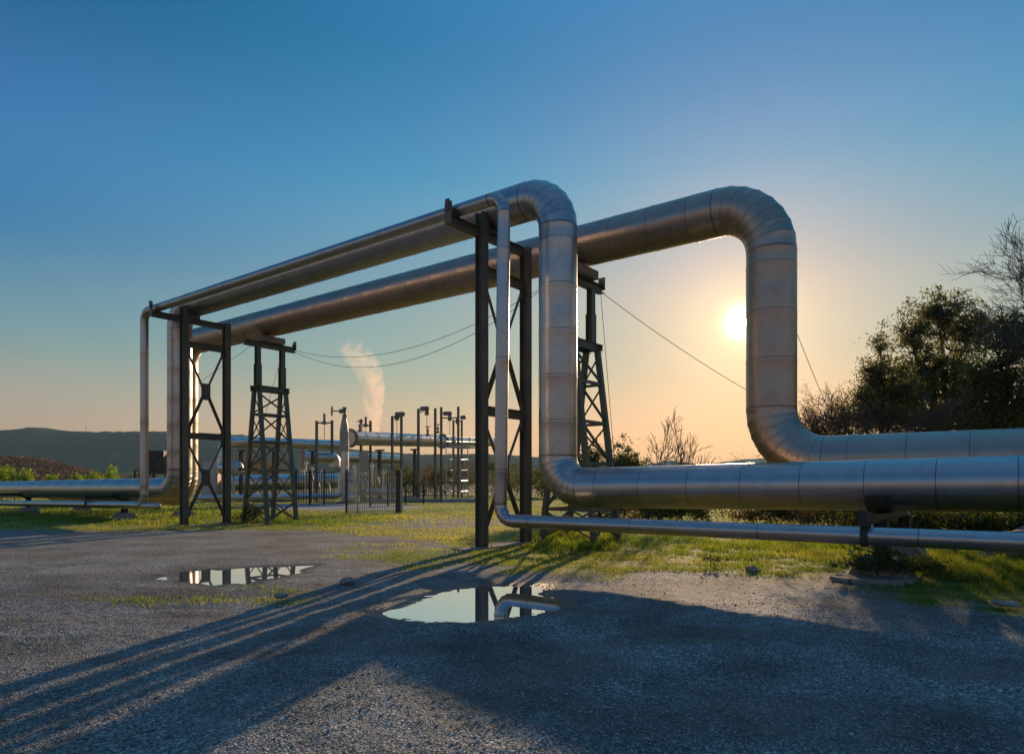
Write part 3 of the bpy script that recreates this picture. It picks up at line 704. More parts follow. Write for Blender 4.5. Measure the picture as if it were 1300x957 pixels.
# trees behind the pipes on the right
Yt = 24.; k = Yt / FPX
leafy_tree('evergreen_tree', 'broad dark evergreen, tallest leafy crown on the right above the pipes', 'tree', B(1195, Yt), [(-.1, 0, H(400, Yt), 1.05, 1.1, .8), (-.9, .2, H(425, Yt), .75, .9, .65), (1.0, 0, H(420, Yt), 1.0, 1.1, .7), (-.3, 0, H(470, Yt), 1.75, 1.4, .95), (.7, .2, H(500, Yt), 1.6, 1.4, 1.), (-1.2, 0, H(505, Yt), 1.15, 1.1, .75), (-.2, 0, H(530, Yt), 2.4, 1.4, .7)], 1350, 30, .055, 'leaf_dark', .17, 3, .27, stems=2, fuzz=.45)
Yt = 20.
leafy_tree('evergreen_tree', 'dark bushy evergreen at the right edge, under the bare branches', 'tree', B(1285, Yt), [(0, 0, H(430, Yt), 1.0, 1.1, .75), (-.3, 0, H(480, Yt), 1.3, 1.2, .9), (.5, 0, H(520, Yt), 1.4, 1.2, 1.2), (-.6, 0, H(535, Yt), 1.1, 1.1, .6)], 760, 36, .048, 'leaf_dark', .14, 5, .28, stems=2, fuzz=.4)
Yt = 21.
leafy_tree('evergreen_tree', 'ragged smaller evergreen with a narrow pointed top, left of the broad one', 'tree', B(1130, Yt), [(-.3, 0, H(440, Yt), .28, .3, .55), (-.4, 0, H(475, Yt), .5, .55, .5), (-.75, 0, H(505, Yt), .6, .6, .45), (.1, 0, H(500, Yt), .75, .7, .6), (-.3, 0, H(530, Yt), 1.4, .9, .5)], 560, 34, .045, 'leaf_dark', .1, 8, .26, stems=2, fuzz=.6)
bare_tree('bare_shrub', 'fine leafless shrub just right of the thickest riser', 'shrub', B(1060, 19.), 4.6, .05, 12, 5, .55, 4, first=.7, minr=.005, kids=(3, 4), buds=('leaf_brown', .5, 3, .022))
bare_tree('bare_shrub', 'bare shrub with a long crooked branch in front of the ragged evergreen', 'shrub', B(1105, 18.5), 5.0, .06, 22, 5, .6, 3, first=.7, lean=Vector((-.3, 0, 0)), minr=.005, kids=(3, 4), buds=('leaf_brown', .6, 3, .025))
bare_tree('bare_tree', 'tall leafless tree reaching in from the right edge', 'tree', B(1420, 17.), 9.3, .15, 31, 6, .55, 1, lean=Vector((-.22, 0, 0)), minr=.0055, kids=(3, 4), first=.35, upb=.3)
bare_tree('bare_tree', 'leafless tree partly out of view behind the right evergreen', 'tree', B(1378, 21.), 9.0, .13, 37, 6, .55, 2, lean=Vector((-.1, 0, 0)), minr=.007, kids=(3, 3), first=.35, upb=.3)
# bushes behind the near trestle
Yt = 30.
leafy_tree('bush', 'green bush at the foot of the near trestle', 'bush', B(757, Yt), [(0, 0, H(582, Yt), .75, .7, .7), (-.6, 0, H(596, Yt), .7, .7, .7), (.7, 0, H(596, Yt), .6, .6, .5), (0, 0, .8, 1.4, .8, .8)], 240, 34, .06, 'leaf_mid', .06, 15, .36, stems=3, fuzz=.6)
leafy_tree('bush', 'pointed bush standing right of the near trestle', 'bush', B(794, 32.), [(0, 0, H(578, 32), .5, .5, .8), (.3, 0, H(592, 32), .9, .6, .6), (0, 0, .9, 1.3, .7, .8)], 190, 34, .065, 'leaf_mid', .06, 16, .36, stems=3, fuzz=.5)
bare_tree('bare_shrub', 'small leafless shrub standing up against the orange sky', 'shrub', B(836, 27.), 4.3, .05, 53, 4, .42, 5, minr=.01, kids=(2, 3), upb=1.)
bare_tree('bare_shrub', 'tiny leafless shrub beside the distant hill line', 'shrub', B(884, 30.), 3.3, .04, 58, 3, .42, 3, minr=.01, kids=(2, 3), upb=.8)
# scrub bank behind the ground runs
lab = ['pale', 'thick', 'brownish', 'low', 'dense', 'dark', 'rounded', 'straggly']
sp = [(818, 26, 1.25, 'leaf_brown'), (862, 25, 1.1, 'leaf_mid'), (985, 25, 1.0, 'leaf_brown'), (1020, 24, 1.2, 'leaf_mid'), (1075, 22, 1.15, 'leaf_brown'), (1140, 19, 1.0, 'leaf_mid'), (1215, 18, .95, 'leaf_mid'), (1290, 17, 1.1, 'leaf_mid')]
where = ['right of the near trestle, seen under the pipes', 'seen between the pipes where the far valley opens', 'right of the gap under the thick pipe', 'below the thickest riser', 'behind the overgrown support on the right', 'just right of the overgrown support', 'under the broad evergreen', 'at the right edge behind the pipes']
for i, (px_, Yt, h_, lm) in enumerate(sp):
    leafy_tree('scrub_bush', lab[i] + ' scrub bush ' + where[i], 'bush', B(px_, Yt), [(0, 0, h_ * .55, 1.25, .7, h_ * .45), (.8, .3, h_ * .4, .9, .6, h_ * .35), (-.8, .2, h_ * .4, .9, .6, h_ * .4)], 150, 40, .045, lm, .03, 70 + i, .3, 'scrub bushes behind the ground pipes', 3, .5)
leafy_tree('weed_clump', 'dark leafy weeds climbing the concrete foot of the right support', 'weeds', P(SA - .35, aS + .1), [(0, 0, .25, .45, .45, .24), (.4, -.1, .16, .4, .35, .16), (-.4, -.1, .18, .35, .35, .16)], 150, 36, .026, 'leaf_mid', .01, 91, .12, stems=4)
gp = G(905, 722); leafy_tree('weed_clump', 'small dark green weed clump alone on the gravel edge', 'weeds', gp, [(0, 0, .1, .3, .2, .1)], 45, 34, .018, 'leaf_mid', .008, 92, .09, stems=4)
gp = G(322, 664); leafy_tree('weed_clump', 'leafy weeds against the foot of the far trestle', 'weeds', gp, [(0, 0, .35, .5, .4, .35), (-.6, 0, .2, .5, .4, .2)], 60, 30, .04, 'leaf_mid', .012, 93, .2, stems=4)

# rocks
def rock(label, c, r, seed, fl=.7, sx=1.3):
    g = random.Random(seed); bm = bmesh.new(); bmesh.ops.create_icosphere(bm, subdivisions=3, radius=1)
    for v in bm.verts:
        q = v.co.copy(); d = 1 + .38 * mnoise.noise(q * 1.3 + Vector((seed, .3, .7))) + .25 * mnoise.noise(q * 3.1 + Vector((.4, seed, .2))); v.co = Vector((q.x * sx, q.y, q.z * fl)) * d * r
    me = bpy.data.meshes.new('rock'); bm.to_mesh(me); bm.free(); me.polygons.foreach_set('use_smooth', [True] * len(me.polygons)); me.set_sharp_from_angle(angle=R_(16))
    o = link('rock', me, M['rock']); o.location = Vector(c) + UP * r * fl * .35; tag(o, label, 'rock')
rock('small pale rock at the grass edge beside the lone weed clump', G(955, 726), .095, 4, .8)
rock('flat pale stone lying on the gravel at the far right', G(1277, 767), .1, 5, .35, 1.7)
rock('small round stone on the gravel left of the big puddle', G(441, 739), .09, 6, .6)
rock('broken stone on the gravel between the two puddles', G(357, 757), .07, 7, .5)
c = B(1305, 13.5); rock('large tan boulder behind the thin pipe at the right edge', c, .62, 8, .8, 1.5)

# ------------------------------------------------------------------ far country
def hill(name, label, Y0, prof, depth, base_z, cx0, cx1, nx_, ny_, material, canopy, seed, csize):
    """ridge whose crest follows prof (photo column -> row) at distance Y0"""
    px = np.linspace(cx0, cx1, nx_); pr = np.array(prof, float); t = np.linspace(-1, 1.0, ny_)
    PX, TT = np.meshgrid(px, t)
    Yv = Y0 + TT * depth; X = (PX - 650) * Y0 / FPX
    crest = EYE + (HOR - np.interp(PX, pr[:, 0], pr[:, 1])) * Y0 / FPX
    sh = np.cos(np.clip(TT, -1, 1) * np.pi / 2) ** 1.2
    rid = fbm(X / (depth * .35), Yv / (depth * .5), 4, seed)
    Z = base_z + (crest - base_z) * sh * (1 - .35 * (rid - .5) * (1 - sh) * 2) + canopy * (fbm(X / csize, Yv / csize, 3, seed + 5, .7) - .5) * 2 * np.clip(sh * 6, 0, 1)
    idx = np.arange(nx_ * ny_).reshape(ny_, nx_); q = np.stack([idx[:-1, :-1], idx[:-1, 1:], idx[1:, 1:], idx[1:, :-1]], -1).reshape(-1, 4)
    me = bpy.data.meshes.new(name); fast_mesh(me, np.stack([X, Yv, Z], -1).reshape(-1, 3), q, 4); me.polygons.foreach_set('use_smooth', [True] * len(me.polygons))
    return tag(link(name, me, material), label, kind='structure')
def hill_mat(name, c1, c2, c3, s):
    m, nt, b = mat(name); co = objco(nt); n = noise(nt, s, 8, .6, co); n2 = noise(nt, s * 14, 6, .7, co)
    nt.links.new(ramp(nt, math_(nt, 'ADD', math_(nt, 'MULTIPLY', n.outputs[0], .6), math_(nt, 'MULTIPLY', n2.outputs[0], .4)), [(.4, c1), (.5, c2), (.62, c3)]).outputs[0], b.inputs['Base Color'])
    b.inputs['Roughness'].default_value = 1; b.inputs['Specular IOR Level'].default_value = 0; bump(nt, n2.outputs[0], b, 1., 4.); return m
M['hill'] = hill_mat('wooded_ridge', (.03, .045, .025), (.05, .065, .03), (.1, .1, .05), .0022)
M['hill2'] = hill_mat('bare_wood', (.07, .045, .03), (.12, .075, .05), (.16, .12, .06), .012)
hill('hills', 'long wooded ridge on the left horizon', 3000, [(-700, 560), (-300, 562), (-60, 556), (0, 552), (30, 548), (60, 544), (90, 547), (120, 550), (160, 549), (220, 549), (280, 551), (340, 556), (420, 568), (480, 574), (540, 578), (600, 577), (640, 578), (700, 582), (780, 590), (900, 606), (1000, 612)], 900, -20, -700, 1000, 620, 60, M['hill'], 7., 5, 34.)
hill('hills', 'low hills on the horizon left of the thickest riser', 5200, [(780, 612), (820, 590), (845, 585), (870, 588), (895, 590), (920, 586), (945, 583), (985, 582), (1030, 585), (1100, 590), (1200, 588), (1400, 592), (2200, 600)], 1300, -20, 700, 2200, 420, 40, M['hill'], 8., 15, 60.)
hill('hills', 'nearer hill with a reddish leafless wood at the left', 620, [(-500, 575), (-100, 580), (-20, 583), (10, 582), (40, 583), (70, 588), (95, 596), (115, 602), (150, 606), (200, 609), (300, 612), (400, 614)], 130, -3, -500, 400, 420, 50, M['hill2'], 2.4, 25, 7.)
hill('hills', 'green valley fields below the ridge', 1500, [(-700, 604), (-100, 601), (0, 603), (120, 601), (220, 598), (300, 600), (420, 603), (560, 600), (700, 604), (900, 612)], 420, -12, -700, 900, 420, 40, hill_mat('valley_field', (.05, .08, .04), (.09, .12, .06), (.16, .17, .1), .004), 3., 45, 22.)
# wood covering the near hill
n = 26000
px = nrg.uniform(-60, 330, n); t = nrg.uniform(-.95, .05, n); Yv = 620 + t * 130; X = (px - 650) * 620 / FPX
cz = EYE + (HOR - np.interp(px, [-500, -20, 10, 40, 70, 95, 115, 150, 200, 300], [575, 583, 582, 583, 588, 596, 602, 606, 609, 612])) * 620 / FPX
Z = -3 + (cz + 3) * np.cos(t * np.pi / 2) ** 1.2 + nrg.uniform(-1, 2.6, n)
tt = np.clip(fbm(X / 6, Yv / 6, 2, 88) + nrg.normal(0, .15, n), 0, 1)
tag(leaf_mesh('woodland', leaf_mat('red_twigs', (.09, .06, .04), (.2, .12, .075), .2), np.stack([X, Yv, Z], -1), nrg.uniform(.5, 1.3, n), tt), 'reddish leafless wood covering the near hill', 'wood', kind='stuff')
# mast on the ridge
o = MB().tube([(0, 0, -12), (0, 0, 34)], [1.6, .7], 5).bar((-3, 0, 20), (3, 0, 20), .9).build('radio_mast', M['dark']); o.location = (W(109.5, 550, 3000)); tag(o, 'tiny radio mast on the left ridge', 'mast')
# mid-distance trees
mid = [(505, 52, 588, 1.9, 'leaf_mid', 'olive tree behind the gate post'), (540, 58, 584, 2.3, 'leaf_brown', 'brownish tree between the second and third valve frames'), (565, 62, 590, 2.2, 'leaf_mid', 'low tree behind the two tallest valve frames'), (590, 66, 583, 2.4, 'leaf_brown', 'pale twiggy tree behind the caged ladder'), (626, 60, 580, 2.2, 'leaf_mid', 'tree seen just right of the front post of the near frame'), (655, 56, 583, 2.1, 'leaf_dark', 'dark tree between the posts of the near frame'), (688, 50, 588, 2., 'leaf_mid', 'tree filling the gap left of the near lower elbow'), (318, 60, 568, 2.3, 'leaf_brown', 'twiggy tree rising above the far pipe behind the far trestle'), (345, 66, 580, 2.1, 'leaf_brown', 'pale tree under the far pipe right of the trestle'), (298, 70, 588, 2., 'leaf_mid', 'tree behind the silver drum'), (480, 70, 592, 2.3, 'leaf_dark', 'dark tree behind the valve stack'), (715, 48, 590, 1.8, 'leaf_dark', 'dark bush behind the near riser'), (430, 80, 596, 2.4, 'leaf_mid', 'low tree behind the wellhead')]
for i, (px_, Yt, top, w_, lm, lb) in enumerate([(a, b * 1.5, c, d * 1.5, e, f) for a, b, c, d, e, f in mid]):
    h_ = H(top, Yt)
    leafy_tree('background_tree', lb, 'tree', B(px_, Yt), [(0, 0, h_ * .72, w_ * .55, 1.2, h_ * .26), (-w_ * .5, 0, h_ * .55, w_ * .5, 1, h_ * .3), (w_ * .5, 0, h_ * .5, w_ * .6, 1, h_ * .28), (0, 0, h_ * .3, w_, 1, h_ * .3)], 150, 26, .1, lm, .07, 120 + i, .6, 'trees behind the plant', 2, .5)
for i, (px_, Yt, top, w_, lb) in enumerate([(2, 56, 594, .8, 'bright young tree at the left edge above the blue-lit pipe'), (18, 54, 596, .9, 'first bright yellow-green young tree from the left edge'), (33, 55, 598, .8, 'bright young tree with a split top above the blue-lit pipe'), (66, 60, 601, .4, 'tiny bright sapling alone above the pipe'), (120, 58, 597, 1.2, 'green young tree left of the far thin riser'), (142, 56, 591, .8, 'pointed green young tree beside the far thin riser'), (98, 62, 602, 1., 'low bright shrub above the ring on the pipe')]):
    h_ = H(top, Yt); leafy_tree('young_tree', lb, 'tree', B(px_, Yt), [(0, 0, h_ * .75, w_ * .5, .6, h_ * .25), (0, 0, h_ * .45, w_ * .8, .8, h_ * .3)], 60, 26, .09, 'leaf_bright', .04, 160 + i, .4, 'young trees beyond the left pipes', 1, .5)
# ------------------------------------------------------------------ distant plant
GP = 'pipes of the distant plant'
K = 1.5      # the plant stands roughly 50 to 80 m away
W_, B_, H_ = W, B, H
def W(x, y, Y): return W_(x, y, Y * K)
def B(x, Y, z=0): return B_(x, Y * K, z)
def H(py, Y): return H_(py, Y * K)
def far_pipe(label, pts, R, name='plant_pipe', m='clad_far', flange=(), caps=True):
    R *= K; pts = [Vector(p) for p in pts]; root = thing(name, label, 'pipe', (pts[0].x, pts[0].y, 0), GP)
    # rounded corners
    out = [pts[0]]
    for i in range(1, len(pts) - 1):
        a, b_, c = pts[i - 1], pts[i], pts[i + 1]; u = (a - b_).normalized(); v = (c - b_).normalized(); q = min(R * 1.8, (a - b_).length * .45, (c - b_).length * .45)
        for t in (0, .25, .5, .75, 1): out.append((b_ + u * q) * (1 - t) ** 2 + b_ * 2 * t * (1 - t) + (b_ + v * q) * t * t)
    out.append(pts[-1]); MB().tube(out, R, 20).build('pipe_run', M[m], root, 40, 'sheet')
    for i in range(len(pts) - 1):
        L = (pts[i + 1] - pts[i]).length; d = (pts[i + 1] - pts[i]).normalized(); k = int(L / 1.9)
        if k > 0:
            for j in range(1, k + 1): MB().rings(pts[i].lerp(pts[i + 1], j / (k + 1)), d, [(-.03, R), (-.03, R + .014), (.03, R + .014), (.03, R)], 20).build('joint_band', M['galv'], root, 40)
    for (i, t) in flange:
        p = pts[i].lerp(pts[i + 1], t); d = (pts[i + 1] - pts[i]).normalized(); MB().rings(p, d, [(-.05, R), (-.05, R * 1.3), (.05, R * 1.3), (.05, R)], 20).build('flange', M['valve'], root, 40)
    return root
far_pipe('long overhead pipe passing behind the far trestle', [W(284, 600, 37), W(284, 560.5, 37), W(432, 565, 45)], .32)
far_pipe('thick overhead pipe to the right of the wellhead, ending in a blue collar', [W(443, 556, 38), W(563, 560, 48.5)], .41, flange=[(0, .985), (0, .01)])
far_pipe('overhead pipe narrowing away from the blue collar', [W(563, 560.5, 48.6), W(640, 561.5, 58)], .33)
far_pipe('pipe hanging one step below the overhead run, bent down at its end', [W(384, 580, 46), W(425, 581, 48), W(425, 592, 48)], .38)
far_pipe('short blue-topped pipe behind the two upright boxes', [W(438, 580.5, 50), W(506, 583, 56)], .42)
far_pipe('thick low pipe crossing behind the trestle with a sunlit top', [W(252, 615, 38), W(427, 610, 46)], .5)
far_pipe('thin bright blue pipe near the ground with an upturned end', [W(246, 632, 32.5), W(432, 629, 35), W(432, 600, 35)], .135)
far_pipe('grey low pipe crossing behind the gate', [W(452, 624.5, 38), W(506, 624.5, 41)], .19)
far_pipe('small branch pipe under the thick low run, left of the trestle', [W(252, 604, 42), W(286, 604, 43), W(286, 618, 43)], .2)
far_pipe('rusty pipe low behind the gate post', [W(508, 634, 42), W(529, 635, 43)], .24, m='valve')
# drum
root = thing('silver_drum', 'short silver drum with a pale domed end left of the far trestle', 'drum', B(295, 36), None)
c0, c1 = W(284, 594, 36.5), W(300, 594.5, 35.6)
MB().tube([c0, c1], .37 * K, 24).build('shell', M['clad_far'], root, 40, 'sheet')
MB().rings(c1, c1 - c0, [(-.05, .6), (.03, .6), (.15, .45), (.2, .18)], 24).build('end_dome', M['galv'], root, 40)
MB().bar(c1 + Vector((.1, -.02, -.05)), c1 + Vector((1.65, .3, -.05)), .17, .17).build('branch_valve', M['dark'], root)
for t in (.2, .8):
    p = c0.lerp(c1, t); MB().bar(Vector((p.x, p.y, 0)), p - UP * .45, .15).build('leg', M['galv'], root)
# dark box
root = thing('machine_cabinet', 'dark brown boxy machine standing behind the far risers', 'cabinet', B(203, 33), None)
c = W(203, 587, 33); MB().abox(c, .57, .6, .82).build('body', M['dark'], root)
MB().abox(c + Vector((-.15, -.61, .4)), .24, .02, .18).abox(c + Vector((.2, -.61, -.3)), .2, .02, .15).build('panel', M['steel_rust'], root)
for i in (-1, 1):
    MB().bar(Vector((c.x + i * .45, c.y, 0)), c + Vector((i * .45, 0, -.8)), .14).build('leg', M['steel'], root)
root = thing('pipe_rack', 'low dark railing left of the boxy machine', 'railing', B(181, 33), None)
for x_ in (171, 178, 188): MB().bar(B(x_, 33), W(x_, 596.5, 33), .1).build('post', M['dark'], root)
for y_ in (597, 603): MB().bar(W(170, y_, 33), W(192, y_, 33), .07).build('rail', M['dark'], root)
root = thing('control_cabinet', 'pale upright cabinet between the posts of the far steel frame', 'cabinet', B(269, 38)); c = W(269, 594, 38)
MB().abox(Vector((c.x, c.y, 1.9)), .63, .45, 1.6).build('body', M['beige'], root); MB().abox(Vector((c.x, c.y - .464, 1.95)), .52, .012, 1.35).build('door', M['galv'], root); MB().abox(Vector((c.x, c.y, .15)), .55, .38, .15).build('plinth', M['concrete'], root)

# valve frames (goal posts)
def vframe(label, x0, x1, ytop0, ytop1, ybar, Y0, Y1, w=.13, box=None, lowbar=None, right_to=None, gauge=None, ybox=None):
    w *= 1.4
    root = thing('valve_gantry', label, 'valve frame', B((x0 + x1) / 2, (Y0 + Y1) / 2), 'upright valve frames of the plant')
    MB().ibeam(B(x0, Y0), W(x0, ytop0, Y0), w, w, D).build('post', M['valve'], root)
    MB().ibeam(B(x1, Y1) if not right_to else W(x1, right_to, Y1), W(x1, ytop1, Y1), w, w, D).build('post', M['valve'], root)
    MB().bar(W(x0, ybar, Y0), W(x1, ybar, Y1), w * .6, w * .7).build('cross_bar', M['valve'], root)
    xm = (x0 + x1) / 2; Ym = (Y0 + Y1) / 2
    if lowbar: MB().bar(W(x0, lowbar, Y0), W(x1, lowbar, Y1), w * .7, w * .8).build('cross_bar', M['valve'], root)
    if gauge: MB().bar(W(xm, gauge, Ym), W(xm, ybar + 1, Ym), w * .8).rings(W(xm, ybar, Ym), UP, [(-.12, .21), (.09, .21), (.15, .1)], 10).build('spindle', M['valve'], root)
    MB().tube([W(xm, ybar, Ym), W(xm, 558, Ym)], .026, 5).build('valve_rod', M['wire'], root)
    if box:
        a, b_ = box; mb = MB(); p, q_ = W(a, ybox, Ym), W(b_, ybox - .4, Ym - .3); mb.tube([p, p.lerp(q_, .1), p.lerp(q_, .9), q_], [.15, .21, .21, .15], 12); mb.build('actuator', M['valve'], root, 40)
        MB().bar(W(xm, ybox + 1, Ym), W(xm, ybar + 2.5, Ym), .24).rings(W(xm, ybar + 1.4, Ym), UP, [(-.18, .18), (.15, .24), (.2, .12)], 10).build('gearbox', M['valve'], root)
vframe('first valve frame left of the wellhead with a single spindle on top', 402, 421.5, 534, 533.5, 536.7, 38, 38.6, .12, lowbar=576, right_to=576, gauge=525)
vframe('small pale valve frame just right of the wellhead, in the steam', 458.3, 470.3, 532, 534, 540, 40, 40.6, .12, gauge=529)
vframe('valve frame right of the steam with a small motor on top', 498, 509.6, 528, 529, 529.3, 39, 39.6, .12, box=(502.3, 513), ybox=526)
vframe('tall valve frame with a motor, third from the right', 531.2, 552.6, 518.8, 518, 523, 41, 44, .13, box=(534, 543.8), ybox=518.8)
vframe('widest valve frame with a motor and the tallest right post', 560.2, 581.8, 516.6, 516, 530.4, 46, 46.5, .13, box=(563, 572.8), ybox=525)
vframe('low valve frame in front of the caged ladder', 575.6, 586.2, 533, 533, 534.5, 47.5, 48, .11, box=(585.5, 590.5), ybox=530)
# small valves on the thick overhead pipe
for lb, x_, y_, Y_ in (('small hand valve standing on the thick overhead pipe', 543, 551, 46.2), ('taller hand valve beside the blue collar', 556, 548, 47.6), ('small hand valve on the pipe end near the wellhead', 457, 546, 39)):
    root = thing('hand_valve', lb, 'valve', (W(x_, y_, Y_)), 'hand valves on the overhead pipe'); p = W(x_, y_, Y_)
    MB().rings(p - UP * .15, UP, [(0, .18), (.18, .18), (.19, .09), (.45, .09), (.46, .15), (.6, .15), (.63, .045), (.93, .045)], 12).build('stem', M['valve'], root, 40)
    MB().torus(p + UP * .75, UP, .25, .033, 14).bar(p + UP * .75 - Vector((.25, 0, 0)), p + UP * .75 + Vector((.25, 0, 0)), .045).build('hand_wheel', M['dark'], root)
# wellhead
root = thing('wellhead', 'beige bottle-shaped wellhead topped by a valve with a big upright handwheel', 'wellhead', B(437, 36), None)
cx = W(437, 600, 36); X_, Y_ = cx.x, cx.y; z = lambda py: H(py, 36); k = 36 * K / FPX
MB().rings((X_, Y_, 0), UP, [(z(573), 5.6 * k), (z(572), 6 * k), (z(565), 6 * k), (z(564.5), 5.7 * k), (z(549), 5.7 * k), (z(548.5), 5.9 * k), (z(548), 5.5 * k), (z(540), 4.6 * k), (z(531), 2.6 * k)], 28).build('bottle_casing', M['beige'], root, 30)
MB().rings((X_ + .03, Y_, 0), UP, [(z(531), 1.5 * k), (z(530.5), 3.3 * k), (z(529), 3.3 * k), (z(528.9), 2 * k), (z(528), 2 * k), (z(527.9), 3.2 * k), (z(526.5), 3.2 * k), (z(526.4), 1.5 * k), (z(523), 1.6 * k), (z(522), 2.4 * k), (z(519), 2.4 * k), (z(518.6), 1.4 * k), (z(517.9), 3.3 * k), (z(517), 3.3 * k)], 20).build('valve_body', M['valve'], root, 30)
vb = Vector((X_, Y_, z(522)))
MB().rings(vb, Vector((-1, -.25, 0)), [(0, 2.4 * k), (3.2 * k, 2.9 * k), (5 * k, 3.1 * k), (6.3 * k, 2.2 * k), (6.5 * k, .8 * k), (15.5 * k, .7 * k)], 16).build('bonnet', M['valve'], root, 30)
hc = vb + Vector((-1, -.25, 0)).normalized() * 15.2 * k
mb = MB().torus(hc, Vector((-1, -.45, 0)), 6.1 * k, .45 * k, 28)
ax_ = Vector((-1, -.45, 0)).normalized(); hx = ax_.cross(UP).normalized()
for q in range(5):
    an = q * 1.2566; mb.bar(hc, hc + (hx * math.cos(an) + UP * math.sin(an)) * 6.1 * k, .02, .03)
mb.build('hand_wheel', M['dark'], root)
MB().rings((X_ + .04, Y_, 0), UP, [(.1, 5 * k), (z(573), 5 * k)], 24).build('casing_pipe', M['clad_far'], root, 40)
MB().rings((X_ + .04, Y_, 0), UP, [(.0, 9 * k), (.1, 9 * k)], 24).build('base_flange', M['concrete'], root, 40)
# valve stacks either side
for lb, x_, Y2, prof, ct in (('squat stack of flanged valves right beside the wellhead', 444.5, 35.2, [(646, 4.5), (640, 4.5), (639, 6), (634, 7), (629, 6.5), (625, 3.2), (622, 3.2), (621, 4.5), (613, 4.2), (612, 3), (608, 5), (606, 5), (604, 3), (600, 4.6), (598, 4.6), (597, 2)], 'clad_far'), ('second valve stack right of the wellhead with a pale boxed riser', 461, 37, [(640, 3), (632, 4), (626, 5), (620, 5), (616, 6.5), (611, 6.5), (609, 4), (604, 5), (602, 5), (600, 3.4)], 'beige')):
    root = thing('valve_stack', lb, 'valve', B(x_, Y2), 'valve stacks at the wellhead'); c = B(x_, Y2); kk = Y2 * K / FPX
    MB().rings(c, UP, [(max(.02, H(y_, Y2)), r_ * kk) for y_, r_ in prof], 20).build('body', M[ct], root, 30, 'sheet')
    for y_ in (634, 612):
        p = Vector((c.x, c.y, H(y_, Y2))); MB().rings(p, Vector((1, -.5, 0)), [(0, 1.2 * kk), (6 * kk, 1.2 * kk), (6.1 * kk, 2.6 * kk), (7.2 * kk, 2.6 * kk)], 12).build('side_port', M['galv'], root, 30)
for lb, x_, Y2, hw, y0_, y1_ in (('pale boxed riser under the thick overhead pipe right of the wellhead', 461.5, 39, 5.2, 573, 601), ('pale boxed riser left of the first valve frame', 383, 44, 4.2, 572, 596)):
    root = thing('boxed_riser', lb, 'pipe', B(x_, Y2), GP); kk = Y2 * K / FPX
    zc = (H(y0_, Y2) + H(y1_, Y2)) / 2; MB().box(Vector((B(x_, Y2).x, Y2 * K, zc)), N, D, UP, hw * kk * .75, hw * kk * .75, abs(H(y0_, Y2) - H(y1_, Y2)) / 2).build('cladding', M['beige'], root)
    MB().tube([B(x_, Y2), Vector((B(x_, Y2).x, Y2 * K, H(y1_, Y2)))], .24, 12).build('inner_pipe', M['clad_far'], root, 40, 'sheet')

for i, (x_, Y_, y_, lb) in enumerate([(388, 40, 585, 'thin standpipe with a small wheel behind the far fence, leftmost of its row'), (396, 41, 592, 'short standpipe with a small wheel left of the blue pipe end'), (409, 40, 596, 'short standpipe between the posts of the spindle gantry'), (450, 36, 590, 'slim standpipe with a wheel just right of the wellhead'), (472, 38, 588, 'slim standpipe with a wheel left of the gate bars'), (487, 39, 596, 'short standpipe with a wheel seen through the gate bars'), (282, 38, 596, 'thin standpipe with a wheel beside the silver drum')]):
    root = thing('standpipe', lb, 'standpipe', B(x_, Y_), 'standpipes of the plant'); p = B(x_, Y_); t_ = W(x_, y_, Y_)
    MB().rings(p, UP, [(0, .2), (.08, .2), (.09, .09), (t_.z * .45, .09), (t_.z * .45, .17), (t_.z * .45 + .08, .17), (t_.z * .45 + .09, .09), (t_.z - .3, .09), (t_.z - .3, .16), (t_.z - .1, .16), (t_.z - .1, .04), (t_.z + .15, .04)], 14).build('stem', M['clad_far'], root, 40)
    MB().torus(t_ + UP * .14, UP, .2, .03, 16).bar(t_ + UP * .14 - Vector((.2, 0, 0)), t_ + UP * .14 + Vector((.2, 0, 0)), .035).build('hand_wheel', M['valve'], root)
    MB().tube([t_ - UP * 1.2, t_ - UP * 1.2 + N * .7, t_ - UP * 1.9 + N * .8], .08, 10).build('side_branch', M['clad_far'], root, 40)
# pipe rack posts carrying the overhead pipe
for i, (x_, Y_, y_, lb) in enumerate([(482, 41, 571, 'dark post left of the gate post'), (526.5, 44, 570, 'thick dark post left of the tall valve frame'), (306, 39, 571, 'thin dark post left inside the far trestle'), (348, 41, 571, 'thin dark post right inside the far trestle'), (397, 43.5, 572, 'dark post left of the first valve frame')]):
    root = thing('rack_post', lb + ' holding up the overhead pipe', 'post', B(x_, Y_), 'posts under the overhead pipe'); p = B(x_, Y_); t_ = W(x_, y_, Y_)
    MB().ibeam(p, t_ - UP * .1, .24, .24, D).build('post', M['steel'], root); MB().box(t_ - UP * .04, N, D, UP, .15, .5, .07).build('cradle', M['steel'], root); MB().box(p + UP * .04, N, D, UP, .28, .28, .05).build('footing', M['concrete'], root)

